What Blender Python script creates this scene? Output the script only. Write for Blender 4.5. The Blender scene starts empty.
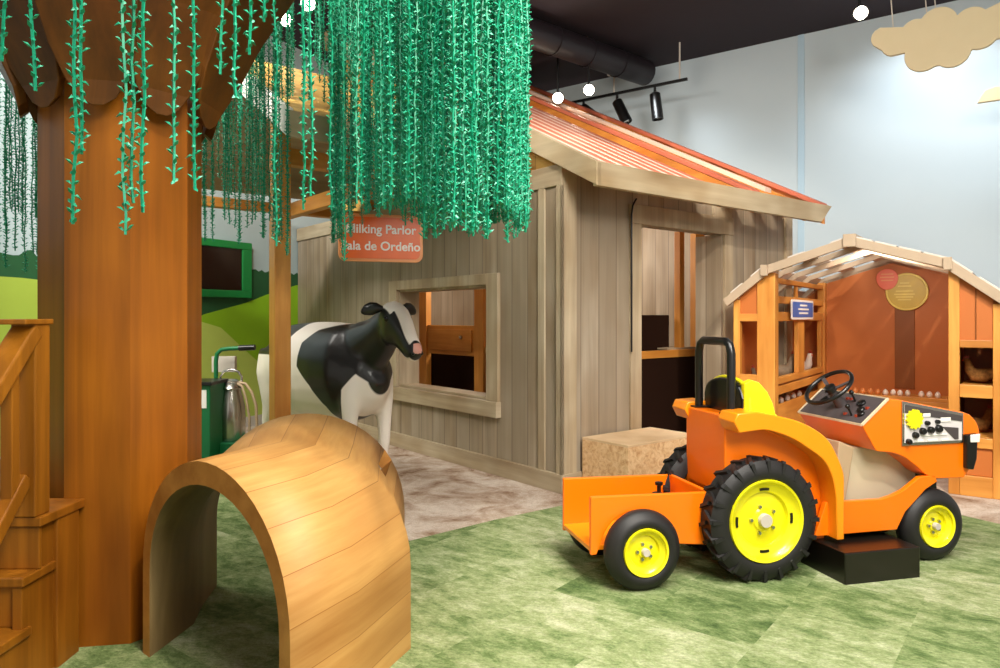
import bpy, math, random
from mathutils import Vector, Matrix
random.seed(7)
C = bpy.context.scene.collection
PI = math.pi
H = 1.4          # eye height
F, CX, HY = 707.0, 500.0, 317.0

# ---------------------------------------------------------------- frames
class Frame:
    """A level frame on the floor: origin, and x axis turned by ang."""
    def __init__(s, ox, oy, ang):
        s.o = (ox, oy); s.ang = ang; s.c = math.cos(ang); s.s = math.sin(ang)
    def loc(s, z=0): return (s.o[0], s.o[1], z)
    def w(s, x, y, z=0): return (s.o[0]+x*s.c-y*s.s, s.o[1]+x*s.s+y*s.c, z)
    def px(s, px, py, x=None, y=None, z=None):
        """the point where the view through photo pixel (px,py) meets a plane x=, y= or z= of this frame"""
        dx, dy, dz = (px-CX)/F, 1.0, -(py-HY)/F
        lx = dx*s.c+dy*s.s; ly = -dx*s.s+dy*s.c
        ox = -s.o[0]*s.c-s.o[1]*s.s; oy = s.o[0]*s.s-s.o[1]*s.c
        if x is not None: t = (x-ox)/lx
        elif y is not None: t = (y-oy)/ly
        else: t = (z-H)/dz
        return (ox+lx*t, oy+ly*t, H+dz*t)
W0 = Frame(0, 0, 0)
B = Frame(.493, 5.624, math.atan2(.618, .786))      # big barn: x along the door side, y along the window side
K = Frame(2.99, 6.02, math.radians(-36))            # small coop: x to the right, y into its depth
T = Frame(1.37, 3.69, math.radians(13.8))           # tractor: x forward, y to its left

# ---------------------------------------------------------------- mesh building
class MB:
    def __init__(s): s.v = []; s.f = []; s.m = []; s.mi = 0
    def add(s, vs, fs):
        n = len(s.v); s.v += [tuple(v) for v in vs]
        for f in fs: s.f.append(tuple(n+i for i in f)); s.m.append(s.mi)
        return s
    def box(s, a, b):
        x0, x1 = sorted((a[0], b[0])); y0, y1 = sorted((a[1], b[1])); z0, z1 = sorted((a[2], b[2]))
        return s.add([(x0,y0,z0),(x1,y0,z0),(x1,y1,z0),(x0,y1,z0),(x0,y0,z1),(x1,y0,z1),(x1,y1,z1),(x0,y1,z1)],
              [(0,3,2,1),(4,5,6,7),(0,1,5,4),(1,2,6,5),(2,3,7,6),(3,0,4,7)])
    def hexa(s, p):   # 8 corners, bottom ring then top ring
        return s.add(p, [(0,3,2,1),(4,5,6,7),(0,1,5,4),(1,2,6,5),(2,3,7,6),(3,0,4,7)])
    def bar(s, a, b, w, h, up=(0,0,1)):
        a, b = Vector(a), Vector(b); d = (b-a).normalized(); up = Vector(up)
        side = d.cross(up)
        if side.length < 1e-4: side = d.cross(Vector((1,0,0)))
        side.normalize(); u = side.cross(d).normalized()
        side *= w/2; u *= h/2
        return s.hexa([a-side-u, a+side-u, b+side-u, b-side-u, a-side+u, a+side+u, b+side+u, b-side+u])
    def prism(s, poly, ax, c0, c1):
        """poly of 2-D points extruded along axis ax ('x','y','z') from c0 to c1"""
        def P(p, c):
            return {'x': (c,p[0],p[1]), 'y': (p[0],c,p[1]), 'z': (p[0],p[1],c)}[ax]
        n = len(poly)
        vs = [P(p,c0) for p in poly]+[P(p,c1) for p in poly]
        fs = [tuple(range(n)), tuple(range(2*n-1, n-1, -1))]
        fs += [(i, i+n, (i+1)%n+n, (i+1)%n) for i in range(n)]
        return s.add(vs, fs)
    def rings(s, rings, cap=True, closed=False):
        n = len(rings[0]); vs = [p for r in rings for p in r]; fs = []
        m = len(rings)
        for i in range(m if closed else m-1):
            j = (i+1) % m
            for k in range(n):
                l = (k+1) % n
                fs.append((i*n+k, i*n+l, j*n+l, j*n+k))
        if cap and not closed:
            fs.append(tuple(range(n-1,-1,-1))); fs.append(tuple((m-1)*n+k for k in range(n)))
        return s.add(vs, fs)
    def tube(s, pts, r, n=8, closed=False):
        pts = [Vector(p) for p in pts]; m = len(pts); R = []; ref = None
        for i, p in enumerate(pts):
            if closed: d = pts[(i+1)%m]-pts[i-1]
            else: d = pts[min(i+1,m-1)]-pts[max(i-1,0)]
            d.normalize()
            if ref is None: ref = Vector((0,0,1)) if abs(d.z) < .9 else Vector((1,0,0))
            a = d.cross(ref); a.normalize(); b = a.cross(d).normalized(); ref = b
            rr = r[i] if isinstance(r, (list,tuple)) else r
            R.append([p+a*math.cos(2*PI*k/n)*rr+b*math.sin(2*PI*k/n)*rr for k in range(n)])
        return s.rings(R, True, closed)
    def loft(s, secs, n=16, up=(0,0,1)):
        """secs: (center, half width, half height) ellipses square to the path"""
        R = []; m = len(secs)
        for i, (c, w, h) in enumerate(secs):
            d = (Vector(secs[min(i+1,m-1)][0])-Vector(secs[max(i-1,0)][0])).normalized()
            a = d.cross(Vector(up)).normalized(); b = a.cross(d).normalized()
            R.append([Vector(c)+a*math.cos(2*PI*k/n)*w+b*math.sin(2*PI*k/n)*h for k in range(n)])
        return s.rings(R)
    def lathe(s, prof, center, axis, n=32, cap=True):
        """prof: (radius, offset along axis)"""
        ax = Vector(axis).normalized()
        ref = Vector((0,0,1)) if abs(ax.z) < .9 else Vector((1,0,0))
        a = ax.cross(ref).normalized(); b = ax.cross(a).normalized(); c = Vector(center)
        R = [[c+ax*o+(a*math.cos(2*PI*k/n)+b*math.sin(2*PI*k/n))*max(r,1e-4) for k in range(n)] for r, o in prof]
        return s.rings(R, cap)
    def ball(s, c, r, n=12, m=8, sc=(1,1,1)):
        prof = []
        for i in range(m+1):
            t = PI*i/m; prof.append((r*math.sin(t), -r*math.cos(t)))
        k = len(s.v); s.lathe(prof, (0,0,0), (0,0,1), n)
        for i in range(k, len(s.v)):
            v = s.v[i]; s.v[i] = (v[0]*sc[0]+c[0], v[1]*sc[1]+c[1], v[2]*sc[2]+c[2])
        return s
    def mesh(s, name, mats):
        me = bpy.data.meshes.new(name); me.from_pydata(s.v, [], s.f)
        for m in (mats if isinstance(mats,(list,tuple)) else [mats]): me.materials.append(m)
        for p, i in zip(me.polygons, s.m): p.material_index = i
        me.validate(); me.update()
        import bmesh
        bm = bmesh.new(); bm.from_mesh(me); bmesh.ops.recalc_face_normals(bm, faces=bm.faces); bm.to_mesh(me); bm.free()
        return me

def obj(name, mb, mats, parent=None, bevel=0, smooth=0, label=None):
    me = mb.mesh(name, mats) if isinstance(mb, MB) else mb
    o = bpy.data.objects.new(name, me); C.objects.link(o)
    if parent is not None: o.parent = parent
    if bevel:
        b = o.modifiers.new('bevel', 'BEVEL'); b.width = bevel; b.segments = 2; b.limit_method = 'ANGLE'; b.angle_limit = math.radians(50)
    if smooth:
        me.polygons.foreach_set('use_smooth', [True]*len(me.polygons))
        me.set_sharp_from_angle(angle=math.radians(smooth))
    if label: o['label'] = label
    return o
def tag(o, label, cat, group=None):
    o['label'] = label; o['category'] = cat
    if group: o['group'] = group
    return o
def thing(name, label, cat, loc=(0,0,0), rotz=0, group=None):
    o = bpy.data.objects.new(name, None); C.objects.link(o); o.empty_display_size = .1
    o.location = loc; o.rotation_euler = (0,0,rotz)
    return tag(o, label, cat, group)
def struct(name, mb, mats, loc=(0,0,0), rotz=0, **k):
    o = obj(name, mb, mats, **k); o.location = loc; o.rotation_euler = (0,0,rotz); o['kind'] = 'structure'
    return o
def solo(name, mb, mats, label, cat, loc=(0,0,0), rotz=0, group=None, **k):
    o = obj(name, mb, mats, **k); o.location = loc; o.rotation_euler = (0,0,rotz)
    return tag(o, label, cat, group)
def text(name, body, size, mat, parent, loc, rot, extrude=.002, align='CENTER'):
    cu = bpy.data.curves.new(name, 'FONT'); cu.body = body; cu.size = size; cu.extrude = extrude; cu.space_line = 1.35
    cu.align_x = align; cu.align_y = 'CENTER'; cu.materials.append(mat); cu.offset = size*.02
    o = bpy.data.objects.new(name, cu); C.objects.link(o); o.parent = parent
    o.location = loc; o.rotation_euler = rot
    dg = bpy.context.evaluated_depsgraph_get(); me = bpy.data.meshes.new_from_object(o.evaluated_get(dg)); bpy.data.objects.remove(o)
    o = bpy.data.objects.new(name, me); C.objects.link(o); o.parent = parent; o.location = loc; o.rotation_euler = rot
    return o

# ---------------------------------------------------------------- materials
def lin(c):
    if isinstance(c, str): c = tuple(int(c[i:i+2],16)/255 for i in (0,2,4))
    return tuple((x/12.92 if x <= .04045 else ((x+.055)/1.055)**2.4) for x in c)+(1,)
class NT:
    def __init__(s, name, rough=.5, metal=0, spec=.5, coat=0):
        s.m = bpy.data.materials.new(name); s.m.use_nodes = True
        s.t = s.m.node_tree; s.t.nodes.clear()
        s.out = s.n('ShaderNodeOutputMaterial'); s.b = s.n('ShaderNodeBsdfPrincipled')
        s.t.links.new(s.b.outputs[0], s.out.inputs[0])
        s.b.inputs['Roughness'].default_value = rough; s.b.inputs['Metallic'].default_value = metal
        s.b.inputs['Specular IOR Level'].default_value = spec; s.b.inputs['Coat Weight'].default_value = coat
        s.co = None
    def n(s, t): return s.t.nodes.new(t)
    def set(s, inp, v):
        if hasattr(v, 'links') or isinstance(v, bpy.types.NodeSocket): s.t.links.new(v, inp)
        else: inp.default_value = v
    def coord(s, out='Object'):
        if not s.co: s.co = s.n('ShaderNodeTexCoord')
        return s.co.outputs[out]
    def map(s, vec, sc, rot=(0,0,0)):
        m = s.n('ShaderNodeMapping'); s.set(m.inputs[0], vec); m.inputs['Scale'].default_value = sc; m.inputs['Rotation'].default_value = rot
        return m.outputs[0]
    def noise(s, vec, scale, detail=4, rough=.6, dist=0):
        m = s.n('ShaderNodeTexNoise'); s.set(m.inputs['Vector'], vec); m.inputs['Scale'].default_value = scale
        m.inputs['Detail'].default_value = detail; m.inputs['Roughness'].default_value = rough; m.inputs['Distortion'].default_value = dist
        return m.outputs[0]
    def math(s, op, a, b=0.0):
        m = s.n('ShaderNodeMath'); m.operation = op; s.set(m.inputs[0], a); s.set(m.inputs[1], b); return m.outputs[0]
    def dot(s, vec, d):
        m = s.n('ShaderNodeVectorMath'); m.operation = 'DOT_PRODUCT'; s.set(m.inputs[0], vec); m.inputs[1].default_value = d
        return m.outputs['Value']
    def ramp(s, fac, stops):
        r = s.n('ShaderNodeValToRGB'); s.set(r.inputs[0], fac); e = r.color_ramp.elements
        e[0].position, e[0].color = stops[0][0], lin(stops[0][1]); e[1].position, e[1].color = stops[-1][0], lin(stops[-1][1])
        for p, c in stops[1:-1]: q = e.new(p); q.color = lin(c)
        return r.outputs[0]
    def mix(s, fac, a, b, mode='MIX'):
        m = s.n('ShaderNodeMix'); m.data_type = 'RGBA'; m.blend_type = mode
        s.set(m.inputs[0], fac); s.set(m.inputs[6], a); s.set(m.inputs[7], b); return m.outputs[2]
    def step(s, v, lo, hi):
        m = s.n('ShaderNodeMapRange'); s.set(m.inputs[0], v); m.inputs[1].default_value = lo; m.inputs[2].default_value = hi; return m.outputs[0]
    def color(s, c): s.set(s.b.inputs['Base Color'], c); return s
    def bump(s, h, st=.3, dist=.01):
        b = s.n('ShaderNodeBump'); s.set(b.inputs['Height'], h); b.inputs['Strength'].default_value = st; b.inputs['Distance'].default_value = dist
        s.t.links.new(b.outputs[0], s.b.inputs['Normal']); return s
def paint(name, c, rough=.45, metal=0, var=.06, coat=0, scale=6):
    k = NT(name, rough, metal, coat=coat); n = k.noise(k.coord(), scale, 3)
    a = lin(c); d = tuple(x*(1-var*2) for x in a[:3])+(1,)
    k.color(k.mix(n, d, a)); return k.m
def wood(name, c1, c2, grain=(1,1,.06), scale=18, rough=.5, plank=None, seam='3a2a18', coat=0, var=.25, uv=False, seamw=.02, knots=0, spec=.5, bmp=.1):
    k = NT(name, rough, coat=coat, spec=spec); co = k.coord('UV' if uv else 'Object')
    vec = co
    if plank:
        d = k.math('DIVIDE', k.dot(co, plank[:3]), plank[3]); fl = k.math('FLOOR', d); fr = k.math('SUBTRACT', d, fl)
        wn = k.n('ShaderNodeTexWhiteNoise'); wn.noise_dimensions = '1D'; k.set(wn.inputs['W'], fl)
        cm = k.n('ShaderNodeVectorMath'); cm.operation = 'ADD'; k.set(cm.inputs[0], co); k.set(cm.inputs[1], wn.outputs['Color']); 
        sc = k.n('ShaderNodeVectorMath'); sc.operation = 'SCALE'; k.set(sc.inputs[0], wn.outputs['Color']); sc.inputs['Scale'].default_value = 7.0
        k.set(cm.inputs[1], sc.outputs[0]); vec = cm.outputs[0]
    g = k.noise(k.map(vec, grain), scale, 5, .62, .4)
    col = k.ramp(g, [(.3, c2), (.68, c1)])
    big = k.noise(k.map(vec, tuple(.5+.5*x for x in grain)), 2.2, 2)
    col = k.mix(k.step(big, .35, .75), col, k.mix(1.0, col, lin('c9b79e'), 'MULTIPLY'))
    if plank:
        t = k.math('MULTIPLY', wn.outputs['Value'], var)
        col = k.mix(t, col, lin(c2))
        t2 = k.math('MULTIPLY', wn.outputs['Value'], wn.outputs['Value'])
        sm = k.math('MINIMUM', fr, k.math('SUBTRACT', 1.0, fr))
        col = k.mix(k.step(sm, seamw, seamw*.3), col, lin(seam))
    if knots:
        v = k.n('ShaderNodeTexVoronoi'); k.set(v.inputs['Vector'], k.map(vec, (1,1,.55))); v.inputs['Scale'].default_value = knots
        col = k.mix(k.step(v.outputs['Distance'], .09, .03), col, lin('4a2708'))
    k.color(col); k.bump(g, bmp, .004)
    return k.m
def emit(name, c, st):
    k = NT(name); k.b.inputs['Emission Color'].default_value = lin(c); k.b.inputs['Emission Strength'].default_value = st; k.b.inputs['Base Color'].default_value = lin(c); return k.m

M = {}
M['trunk'] = wood('stained_trunk_wood', 'a66212', '734204', (1,1,.05), 7, .45, coat=.05, spec=.3, knots=1.6)
M['stair'] = wood('stained_stair_wood', 'ac6c1a', '7c4a0a', (1,1,.06), 12, .45, spec=.3)
M['bracket'] = wood('dark_bracket_wood', '6c400e', '472a06', (1,1,.08), 8, .5, spec=.3)
M['honey'] = wood('honey_plywood', 'e0ae68', 'ce9650', (3,.35,1), 9, .55, plank=(1,0,0,.165), seam='9c6226', uv=True, var=.3, seamw=.014, coat=0)
M['honey_edge'] = wood('honey_plywood_edge', 'd0944a', 'b87c36', (1,1,1), 14, .5)
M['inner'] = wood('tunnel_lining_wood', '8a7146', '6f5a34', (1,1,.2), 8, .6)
M['barn'] = wood('greyed_barn_siding', 'b8aa96', '8b7d69', (1,1,.035), 9, .6, plank=(1,1,0,.21), seam='5b4e3e', var=.7, seamw=.022)
M['barntrim'] = wood('greyed_barn_trim', 'c0b196', 'a09078', (1,1,.05), 13, .6)
M['barntrim_h'] = wood('greyed_barn_rail', 'c0b196', 'a09078', (.05,.05,1), 13, .6)
M['fascia'] = wood('weathered_fascia', 'c6b698', 'b0a084', (.06,.06,1), 11, .6)
M['pine'] = wood('orange_pine', 'e8a650', 'd18a36', (1,1,.08), 14, .45, coat=.1)
M['pine_h'] = wood('orange_pine_rail', 'e8a650', 'd18a36', (.08,.08,1), 14, .45, coat=.1)
M['rafter'] = wood('orange_rafter_wood', 'e39a44', 'c4742a', (.2,.2,1), 8, .5)
M['brown'] = paint('brown_coop_panel', 'be6a2a', .55, var=.04, scale=3)
M['brown_dark'] = paint('dark_brown_coop_strip', '87490f', .55, var=.04, scale=3)
M['orange'] = paint('orange_gloss_paint', 'ff7a06', .28, var=.03, coat=.3)
M['fender'] = paint('amber_orange_paint', 'ff940f', .3, var=.03, coat=.3)
M['yellow'] = paint('yellow_paint', 'f0e512', .3, var=.04, coat=.3)
M['rubber'] = paint('black_rubber', '1d1b1b', .55, var=.2)
M['black'] = paint('black_metal', '121111', .3, var=.1)
M['blackbox'] = paint('black_painted_step', '17130f', .3, var=.15)
M['dark'] = paint('dark_stall_interior', '24130a', .9)  # near-black colour stands for the dark barn interior, also used on the bin
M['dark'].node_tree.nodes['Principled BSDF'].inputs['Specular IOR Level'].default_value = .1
M['dash'] = paint('charcoal_dashboard', '4a4243', .5)
M['steel'] = paint('brushed_steel', 'c8c4bc', .25, metal=1, var=.1)
M['greyhub'] = paint('grey_hub_plastic', 'c9c0b4', .5)
M['pface'] = paint('pale_lilac_panel', 'ded8d8', .4)
M['cream'] = paint('cream_panel_paint', 'd6c6a6', .5)
M['engine'] = paint('pale_engine_panel', 'c9bda0', .45)
M['engine2'] = paint('tan_engine_panel', 'b59c7c', .45)
M['white'] = paint('white_paint', 'f0ece6', .4, var=.02)
M['greenpaint'] = paint('green_enamel', '0e6b3c', .4)
M['greenframe'] = paint('green_window_paint', '12803c', .45)
M['leaf'] = paint('teal_garland_plastic', '18ad82', .45, var=.25, scale=40)
M['leaf2'] = paint('olive_garland_plastic', '3f9a4a', .45, var=.25, scale=40)
M['salmon'] = paint('salmon_roof_board', 'cf6f52', .55, var=.1)
M['roofwhite'] = paint('pale_roof_board', 'e9c9b4', .55, var=.05)
M['shingle'] = wood('yellow_shingle', 'dfba62', 'c79a45', (1,.3,1), 9, .6, plank=(0,1,0,.22), seam='8f6a2a')
M['cooproof'] = paint('white_coop_roof_slat', 'd8d0c8', .5, var=.1)
M['cooptrim'] = paint('beige_coop_trim', 'b9a48c', .5, var=.1)
M['signor'] = paint('orange_sign_face', 'f26806', .35, var=.1)
M['signrim'] = paint('pale_orange_sign_rim', 'f0a060', .4)
M['blue'] = paint('blue_sign_face', '3f6fc4', .4, var=.15)
M['coral'] = paint('coral_sign_face', 'e8623a', .4, var=.05)
M['signyel'] = paint('mustard_sign_face', 'd8b824', .4, var=.15)
M['signyelrim'] = paint('light_mustard_rim', 'ecd65a', .4)
M['screen'] = paint('dark_screen_glass', '24120c', .12)
M['ceil'] = paint('near_black_ceiling', '2b1f28', .8)
M['duct'] = paint('dark_purple_duct', '1e161b', .5)
M['glow'] = emit('spotlight_lens_glow', 'fff0d8', 30)
M['glow2'] = emit('ceiling_lamp_lens_glow', 'fff4e6', 25)
M['lime'] = paint('lime_hill_paint', '90c41c', .6, var=.05)
M['palelime'] = paint('pale_lime_hill_paint', 'c2da68', .6, var=.05)
M['olivehill'] = paint('olive_hill_paint', 'a6bf48', .6, var=.05)
M['treeband'] = paint('dark_green_tree_paint', '1f5a33', .6, var=.15, scale=12)
M['sky'] = paint('pale_blue_mural_paint', 'a9bcc0', .6, var=.03)
M['skirt'] = paint('white_skirting', 'd8d4cc', .5)
M['pink'] = paint('pink_nose', 'd99a8a', .4)
M['hoof'] = paint('dark_hoof', '3a2c22', .5)
M['eye'] = paint('dark_glossy_eye', '0a0706', .08)
M['hen'] = paint('white_hen_feathers', 'e8ddcf', .7)
M['hengrey'] = paint('grey_brown_hen_feathers', '8a755c', .7, var=.3, scale=40)
M['comb'] = paint('red_comb', 'a03a22', .5)
M['eggw'] = paint('white_eggshell', 'f4e6d8', .35)
M['eggb'] = paint('brown_eggshell', 'e08a4a', .35)
M['straw'] = wood('straw_bedding', 'a87636', '6e4416', (1,.4,1), 40, .9)
# walls
k = NT('pale_blue_wall_paint', .6); n = k.noise(k.coord(), 1.2, 3); k.color(k.mix(n, lin('bac6cc'), lin('b2c0c8'))); M['wallblue'] = k.m
M['stripe'] = paint('sky_blue_stripe', 'a9c2d2', .6, var=.02)
# carpets
def carpet(name, stops, s1, tile=None, fine=90):
    k = NT(name, .95, spec=.1); co = k.coord()
    vec = co
    if tile:
        a = k.map(co, (1/tile,)*3, (0,0,math.radians(38)))
        fl = k.n('ShaderNodeVectorMath'); fl.operation = 'FLOOR'; k.set(fl.inputs[0], a)
        wn = k.n('ShaderNodeTexWhiteNoise'); k.set(wn.inputs['Vector'], fl.outputs[0])
        sc = k.n('ShaderNodeVectorMath'); sc.operation = 'SCALE'; k.set(sc.inputs[0], wn.outputs['Color']); sc.inputs['Scale'].default_value = 9
        ad = k.n('ShaderNodeVectorMath'); k.set(ad.inputs[0], a); k.set(ad.inputs[1], sc.outputs[0])
        n1 = k.noise(k.map(ad.outputs[0], (1,1.7,1)), s1, 8, .78, .15)
        n1 = k.math('ADD', k.math('MULTIPLY', n1, .86), k.math('MULTIPLY', wn.outputs['Value'], .14))
    else:
        n1 = k.noise(co, s1, 6, .68, .6)
    col = k.ramp(n1, stops)
    f = k.noise(co, fine, 3, .7)
    f2 = k.noise(k.map(co, (1,3.5,1), (0,0,.6)), 26, 4, .75)
    col = k.mix(k.math('MULTIPLY', k.step(f2, .42, .66), .45), col, k.mix(1.0, col, lin('a9a898'), 'MULTIPLY'))
    col = k.mix(k.math('MULTIPLY', k.step(f, .35, .7), .4), col, k.mix(1.0, col, lin('8c8c80'), 'MULTIPLY'))
    k.color(col); k.bump(f, .5, .01); return k.m
M['green'] = carpet('mottled_green_carpet', [(.32,'4c6438'),(.43,'758a56'),(.53,'9caa78'),(.68,'c8cca8')], 2.3, .5)
M['pinkfloor'] = carpet('mottled_pink_beige_carpet', [(.36,'94745c'),(.46,'bfa896'),(.58,'d9c8ba'),(.75,'eadfd4')], 2.6)
k = NT('particle_board', .8); v = k.n('ShaderNodeTexVoronoi'); k.set(v.inputs['Vector'], k.map(k.coord(), (1,1,1.8))); v.inputs['Scale'].default_value = 30; n = k.noise(k.coord(), 18, 4, .7, 1.2)
k.color(k.mix(k.step(n, .38, .62), k.ramp(v.outputs['Color'], [(.2,'b98a5c'),(.8,'cfa474')]), lin('dfbd90'))); M['osb'] = k.m
M['osbtop'] = wood('pale_board_top', 'ead0ac', 'dcbe96', (.3,.3,1), 12, .5)
k = NT('cloud_panel', .7); n = k.noise(k.coord(), 3, 3); k.color(k.mix(n, lin('e0cfaa'), lin('d6c49c'))); M['cloud'] = k.m
# ================================================================ SETTING
mb = MB().box((-9,-4,-.05),(9,16,0)); struct('floor', mb, M['pinkfloor'])
g = [(-6,-3.5),(7,-3.5),(7,2.0),(4.3,3.6),(3.38,4.72),(3.20,5.05),(2.35,5.45),(1.05,5.02),(.48,5.24),(-.03,4.86),(-.56,4.40),(-1.3,4.9),(-1.6,5.9),(-2.6,6.3),(-3.6,5.2),(-6,2.5)]
struct('floor_green_carpet', MB().prism(g, 'z', .0005, .008), M['green'])
# wall behind the coop and barn
wb = MB().box((-8,3.3,0),(6,3.45,5.14)); wb.mi = 1; wb.box((-1.2,3.288,0),(-1.12,3.3,5.14))
struct('wall_back', wb, [M['wallblue'], M['stripe']], K.loc(), K.ang)
# wall with painted hills
MW = Frame(-4.5, 6.5, math.radians(63))
def flat(poly, y, mi, b): b.mi = mi; b.prism(poly, 'y', y, y+.004)
ml = MB(); ml.box((-5,.02,0),(7.35,.17,5.14))
def jag(x0, x1, z, n, amp):
    r = random.Random(5); return [(x0+(x1-x0)*i/n, z+r.uniform(-amp,amp)) for i in range(n+1)]
flat([(-5,0),(7.3,0),(7.3,1.5),(-5,1.5)], .015, 1, ml)                                         # dark tree band down to the ground
flat([(-5,1.0)]+[(7.3,1.0)]+list(reversed(jag(-5,7.3,2.0,230,.035))), .011, 1, ml)
hill = lambda pts: [(pts[0][0],0)]+pts+[(pts[-1][0],0)]
flat(hill([(-5,1.55),(-2,1.74),(-.6,1.78),(.1,1.765),(.6,1.73),(1.2,1.58),(1.8,1.3),(2.6,.7)]), .007, 2, ml)
flat(hill([(1.2,.9),(1.8,1.25),(2.15,1.43),(2.8,1.58),(3.3,1.74),(3.7,1.84),(4.4,1.9),(5.4,1.8),(7.3,1.5)]), .003, 3, ml)
flat(hill([(-5,.5),(-.1,.8),(1.2,1.25),(1.8,1.36),(2.09,1.35),(2.4,1.27),(2.78,.98),(3.1,.75),(3.9,.3),(5,.05)]), -.001, 4, ml)
struct('wall_left', ml, [M['sky'], M['treeband'], M['olivehill'], M['lime'], M['palelime']], MW.loc(), MW.ang)
struct('baseboard_left', MB().box((-5,-.02,0),(7.0,-.003,.13)), M['skirt'], MW.loc(), MW.ang)
# dark open ceiling, ducts
struct('ceiling', MB().box((-9,-4,5.14),(9,16,5.3)), M['ceil'])
for a, b_, r in (((-2.2,6.6,4.92),(2.1,10.2,4.92),.18),):
    d = MB().tube([a,b_], r, 20)
    A_, B_ = Vector(a), Vector(b_); n_ = int((B_-A_).length/.6)
    for i in range(1, n_):
        p = A_.lerp(B_, i/n_); q_ = A_.lerp(B_, i/n_+.004); d.tube([p,q_], r+.012, 20)
    h = solo('ceiling_duct', d, M['duct'], 'dark round duct under the black ceiling beyond the garland curtain', 'duct', smooth=40)
    for t in (.2,.5,.8):
        p = A_.lerp(B_, t); obj('hanger_strap', MB().bar(p+Vector((0,0,r)), (p.x,p.y,5.14), .02,.004), M['duct'], h)
# window panel in the painted wall
t = thing('green_window', 'green framed dark window on the painted wall behind the garlands', 'window', MW.loc(), MW.ang)
f = MB(); x0,x1,z0,z1 = 1.75,2.86,1.64,2.34
f.box((x0,-.04,z0),(x1,.0,z0+.09)).box((x0,-.04,z1-.09),(x1,0,z1)).box((x0,-.04,z0+.09),(x0+.09,0,z1-.09)).box((x1-.15,-.04,z0+.09),(x1,0,z1-.09))
obj('window_frame', f, M['greenframe'], t, bevel=.006)
obj('dark_pane', MB().box((x0+.09,-.02,z0+.09),(x1-.15,-.005,z1-.09)), M['screen'], t)

# ================================================================ BIG BARN
bt = thing('barn_playhouse', 'large grey weathered wood barn playhouse with open rafters', 'playhouse', B.loc(), B.ang)
R0 = 2.55; rz = lambda y: R0+.52*(y+.42)          # roof top over the door side slope
oy0,oy1,oz0,oz1 = .96,2.56,.65,1.69
fw = MB(); T_ = .12; YE = 5.34
fw.box((0,0,0),(T_,oy0,2.45)).box((0,oy1,0),(T_,YE,2.45)).box((0,oy0,0),(T_,oy1,oz0)).box((0,oy0,oz1),(T_,oy1,2.45))
obj('front_wall', fw, M['barn'], bt)
dx0,dx1,dz = .93,2.165,2.21; XE = 3.4
sw = MB(); sw.box((T_,0,0),(dx0,T_,2.62)).box((dx1,0,0),(XE,T_,2.62)).box((dx0,0,dz),(dx1,T_,2.62))
obj('side_wall', sw, M['barn'], bt)
bw = MB().box((XE-T_,T_,0),(XE,YE-.3,2.62)); obj('rear_wall', bw, M['barn'], bt)
obj('header_rail', MB().box((-.02,.0,2.45),(T_,YE,2.62)), M['barntrim_h'], bt, bevel=.004)
obj('corner_trim', MB().box((-.025,-.025,.0),(.0,.045,2.45)).box((-.025,-.025,0),(.14,0,2.6)), M['barntrim'], bt, bevel=.004)
obj('vertical_batten', MB().box((-.02,.19,.14),(0,.27,2.45)), M['barntrim'], bt, bevel=.004)
obj('baseboard', MB().box((-.035,-.035,0),(0,YE-.02,.15)), M['barntrim_h'], bt, bevel=.004)
obj('baseboard', MB().box((0,-.035,0),(dx0-.14,0,.15)).box((dx1+.14,-.035,0),(XE,0,.15)), M['barntrim_h'], bt, bevel=.004)
wf = obj('window_frame', MB().box((-.035,oy0-.17,oz0),(0,oy0,oz1+.1)).box((-.035,oy1,oz0),(0,oy1+.17,oz1+.1)).box((-.035,oy0,oz1),(0,oy1,oz1+.1)), M['barntrim'], bt, bevel=.004)
obj('window_sill', MB().box((-.06,oy0-.18,oz0-.14),(.0,oy1+.18,oz0)).box((0,oy0,oz0),(T_+.1,oy1,oz0+.025)), M['barntrim_h'], bt, bevel=.004)
obj('window_lining', MB().box((0,oy0-.001,oz0),(T_+.12,oy0+.02,oz1)).box((0,oy1-.02,oz0),(T_+.12,oy1,oz1)).box((0,oy0,oz1-.02),(T_+.12,oy1,oz1)), M['barntrim'], bt)
obj('door_frame', MB().box((dx0-.14,-.025,0),(dx0,0,dz)).box((dx1,-.025,0),(dx1+.14,0,dz)).box((dx0-.14,-.03,dz),(dx1+.14,0,dz+.17)), M['barntrim'], bt, bevel=.004)
obj('door_jamb', MB().box((dx1-.03,0,0),(dx1,.30,dz)).box((dx0,0,0),(dx0+.02,.2,dz)), M['barn'], bt)
obj('fascia_block', MB().box((1.98,-.03,2.33),(2.28,-.0,2.6)), M['barntrim'], bt, bevel=.004)
obj('corner_trim', MB().box((3.28,-.03,0),(3.41,0,2.6)), M['barntrim'], bt, bevel=.004)
obj('end_wall', MB().box((T_,YE-.22,0),(XE-T_,YE-.12,2.62)), M['barn'], bt)
# dark bent hook left of the door; its straight run paints the dark frame gap
obj('hook_and_gap_line', MB().tube([(.78,-.04,1.1),(.78,-.04,2.28),(.79,-.045,2.36),(.83,-.05,2.42)], .008, 8), M['black'], bt, smooth=60)
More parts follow.
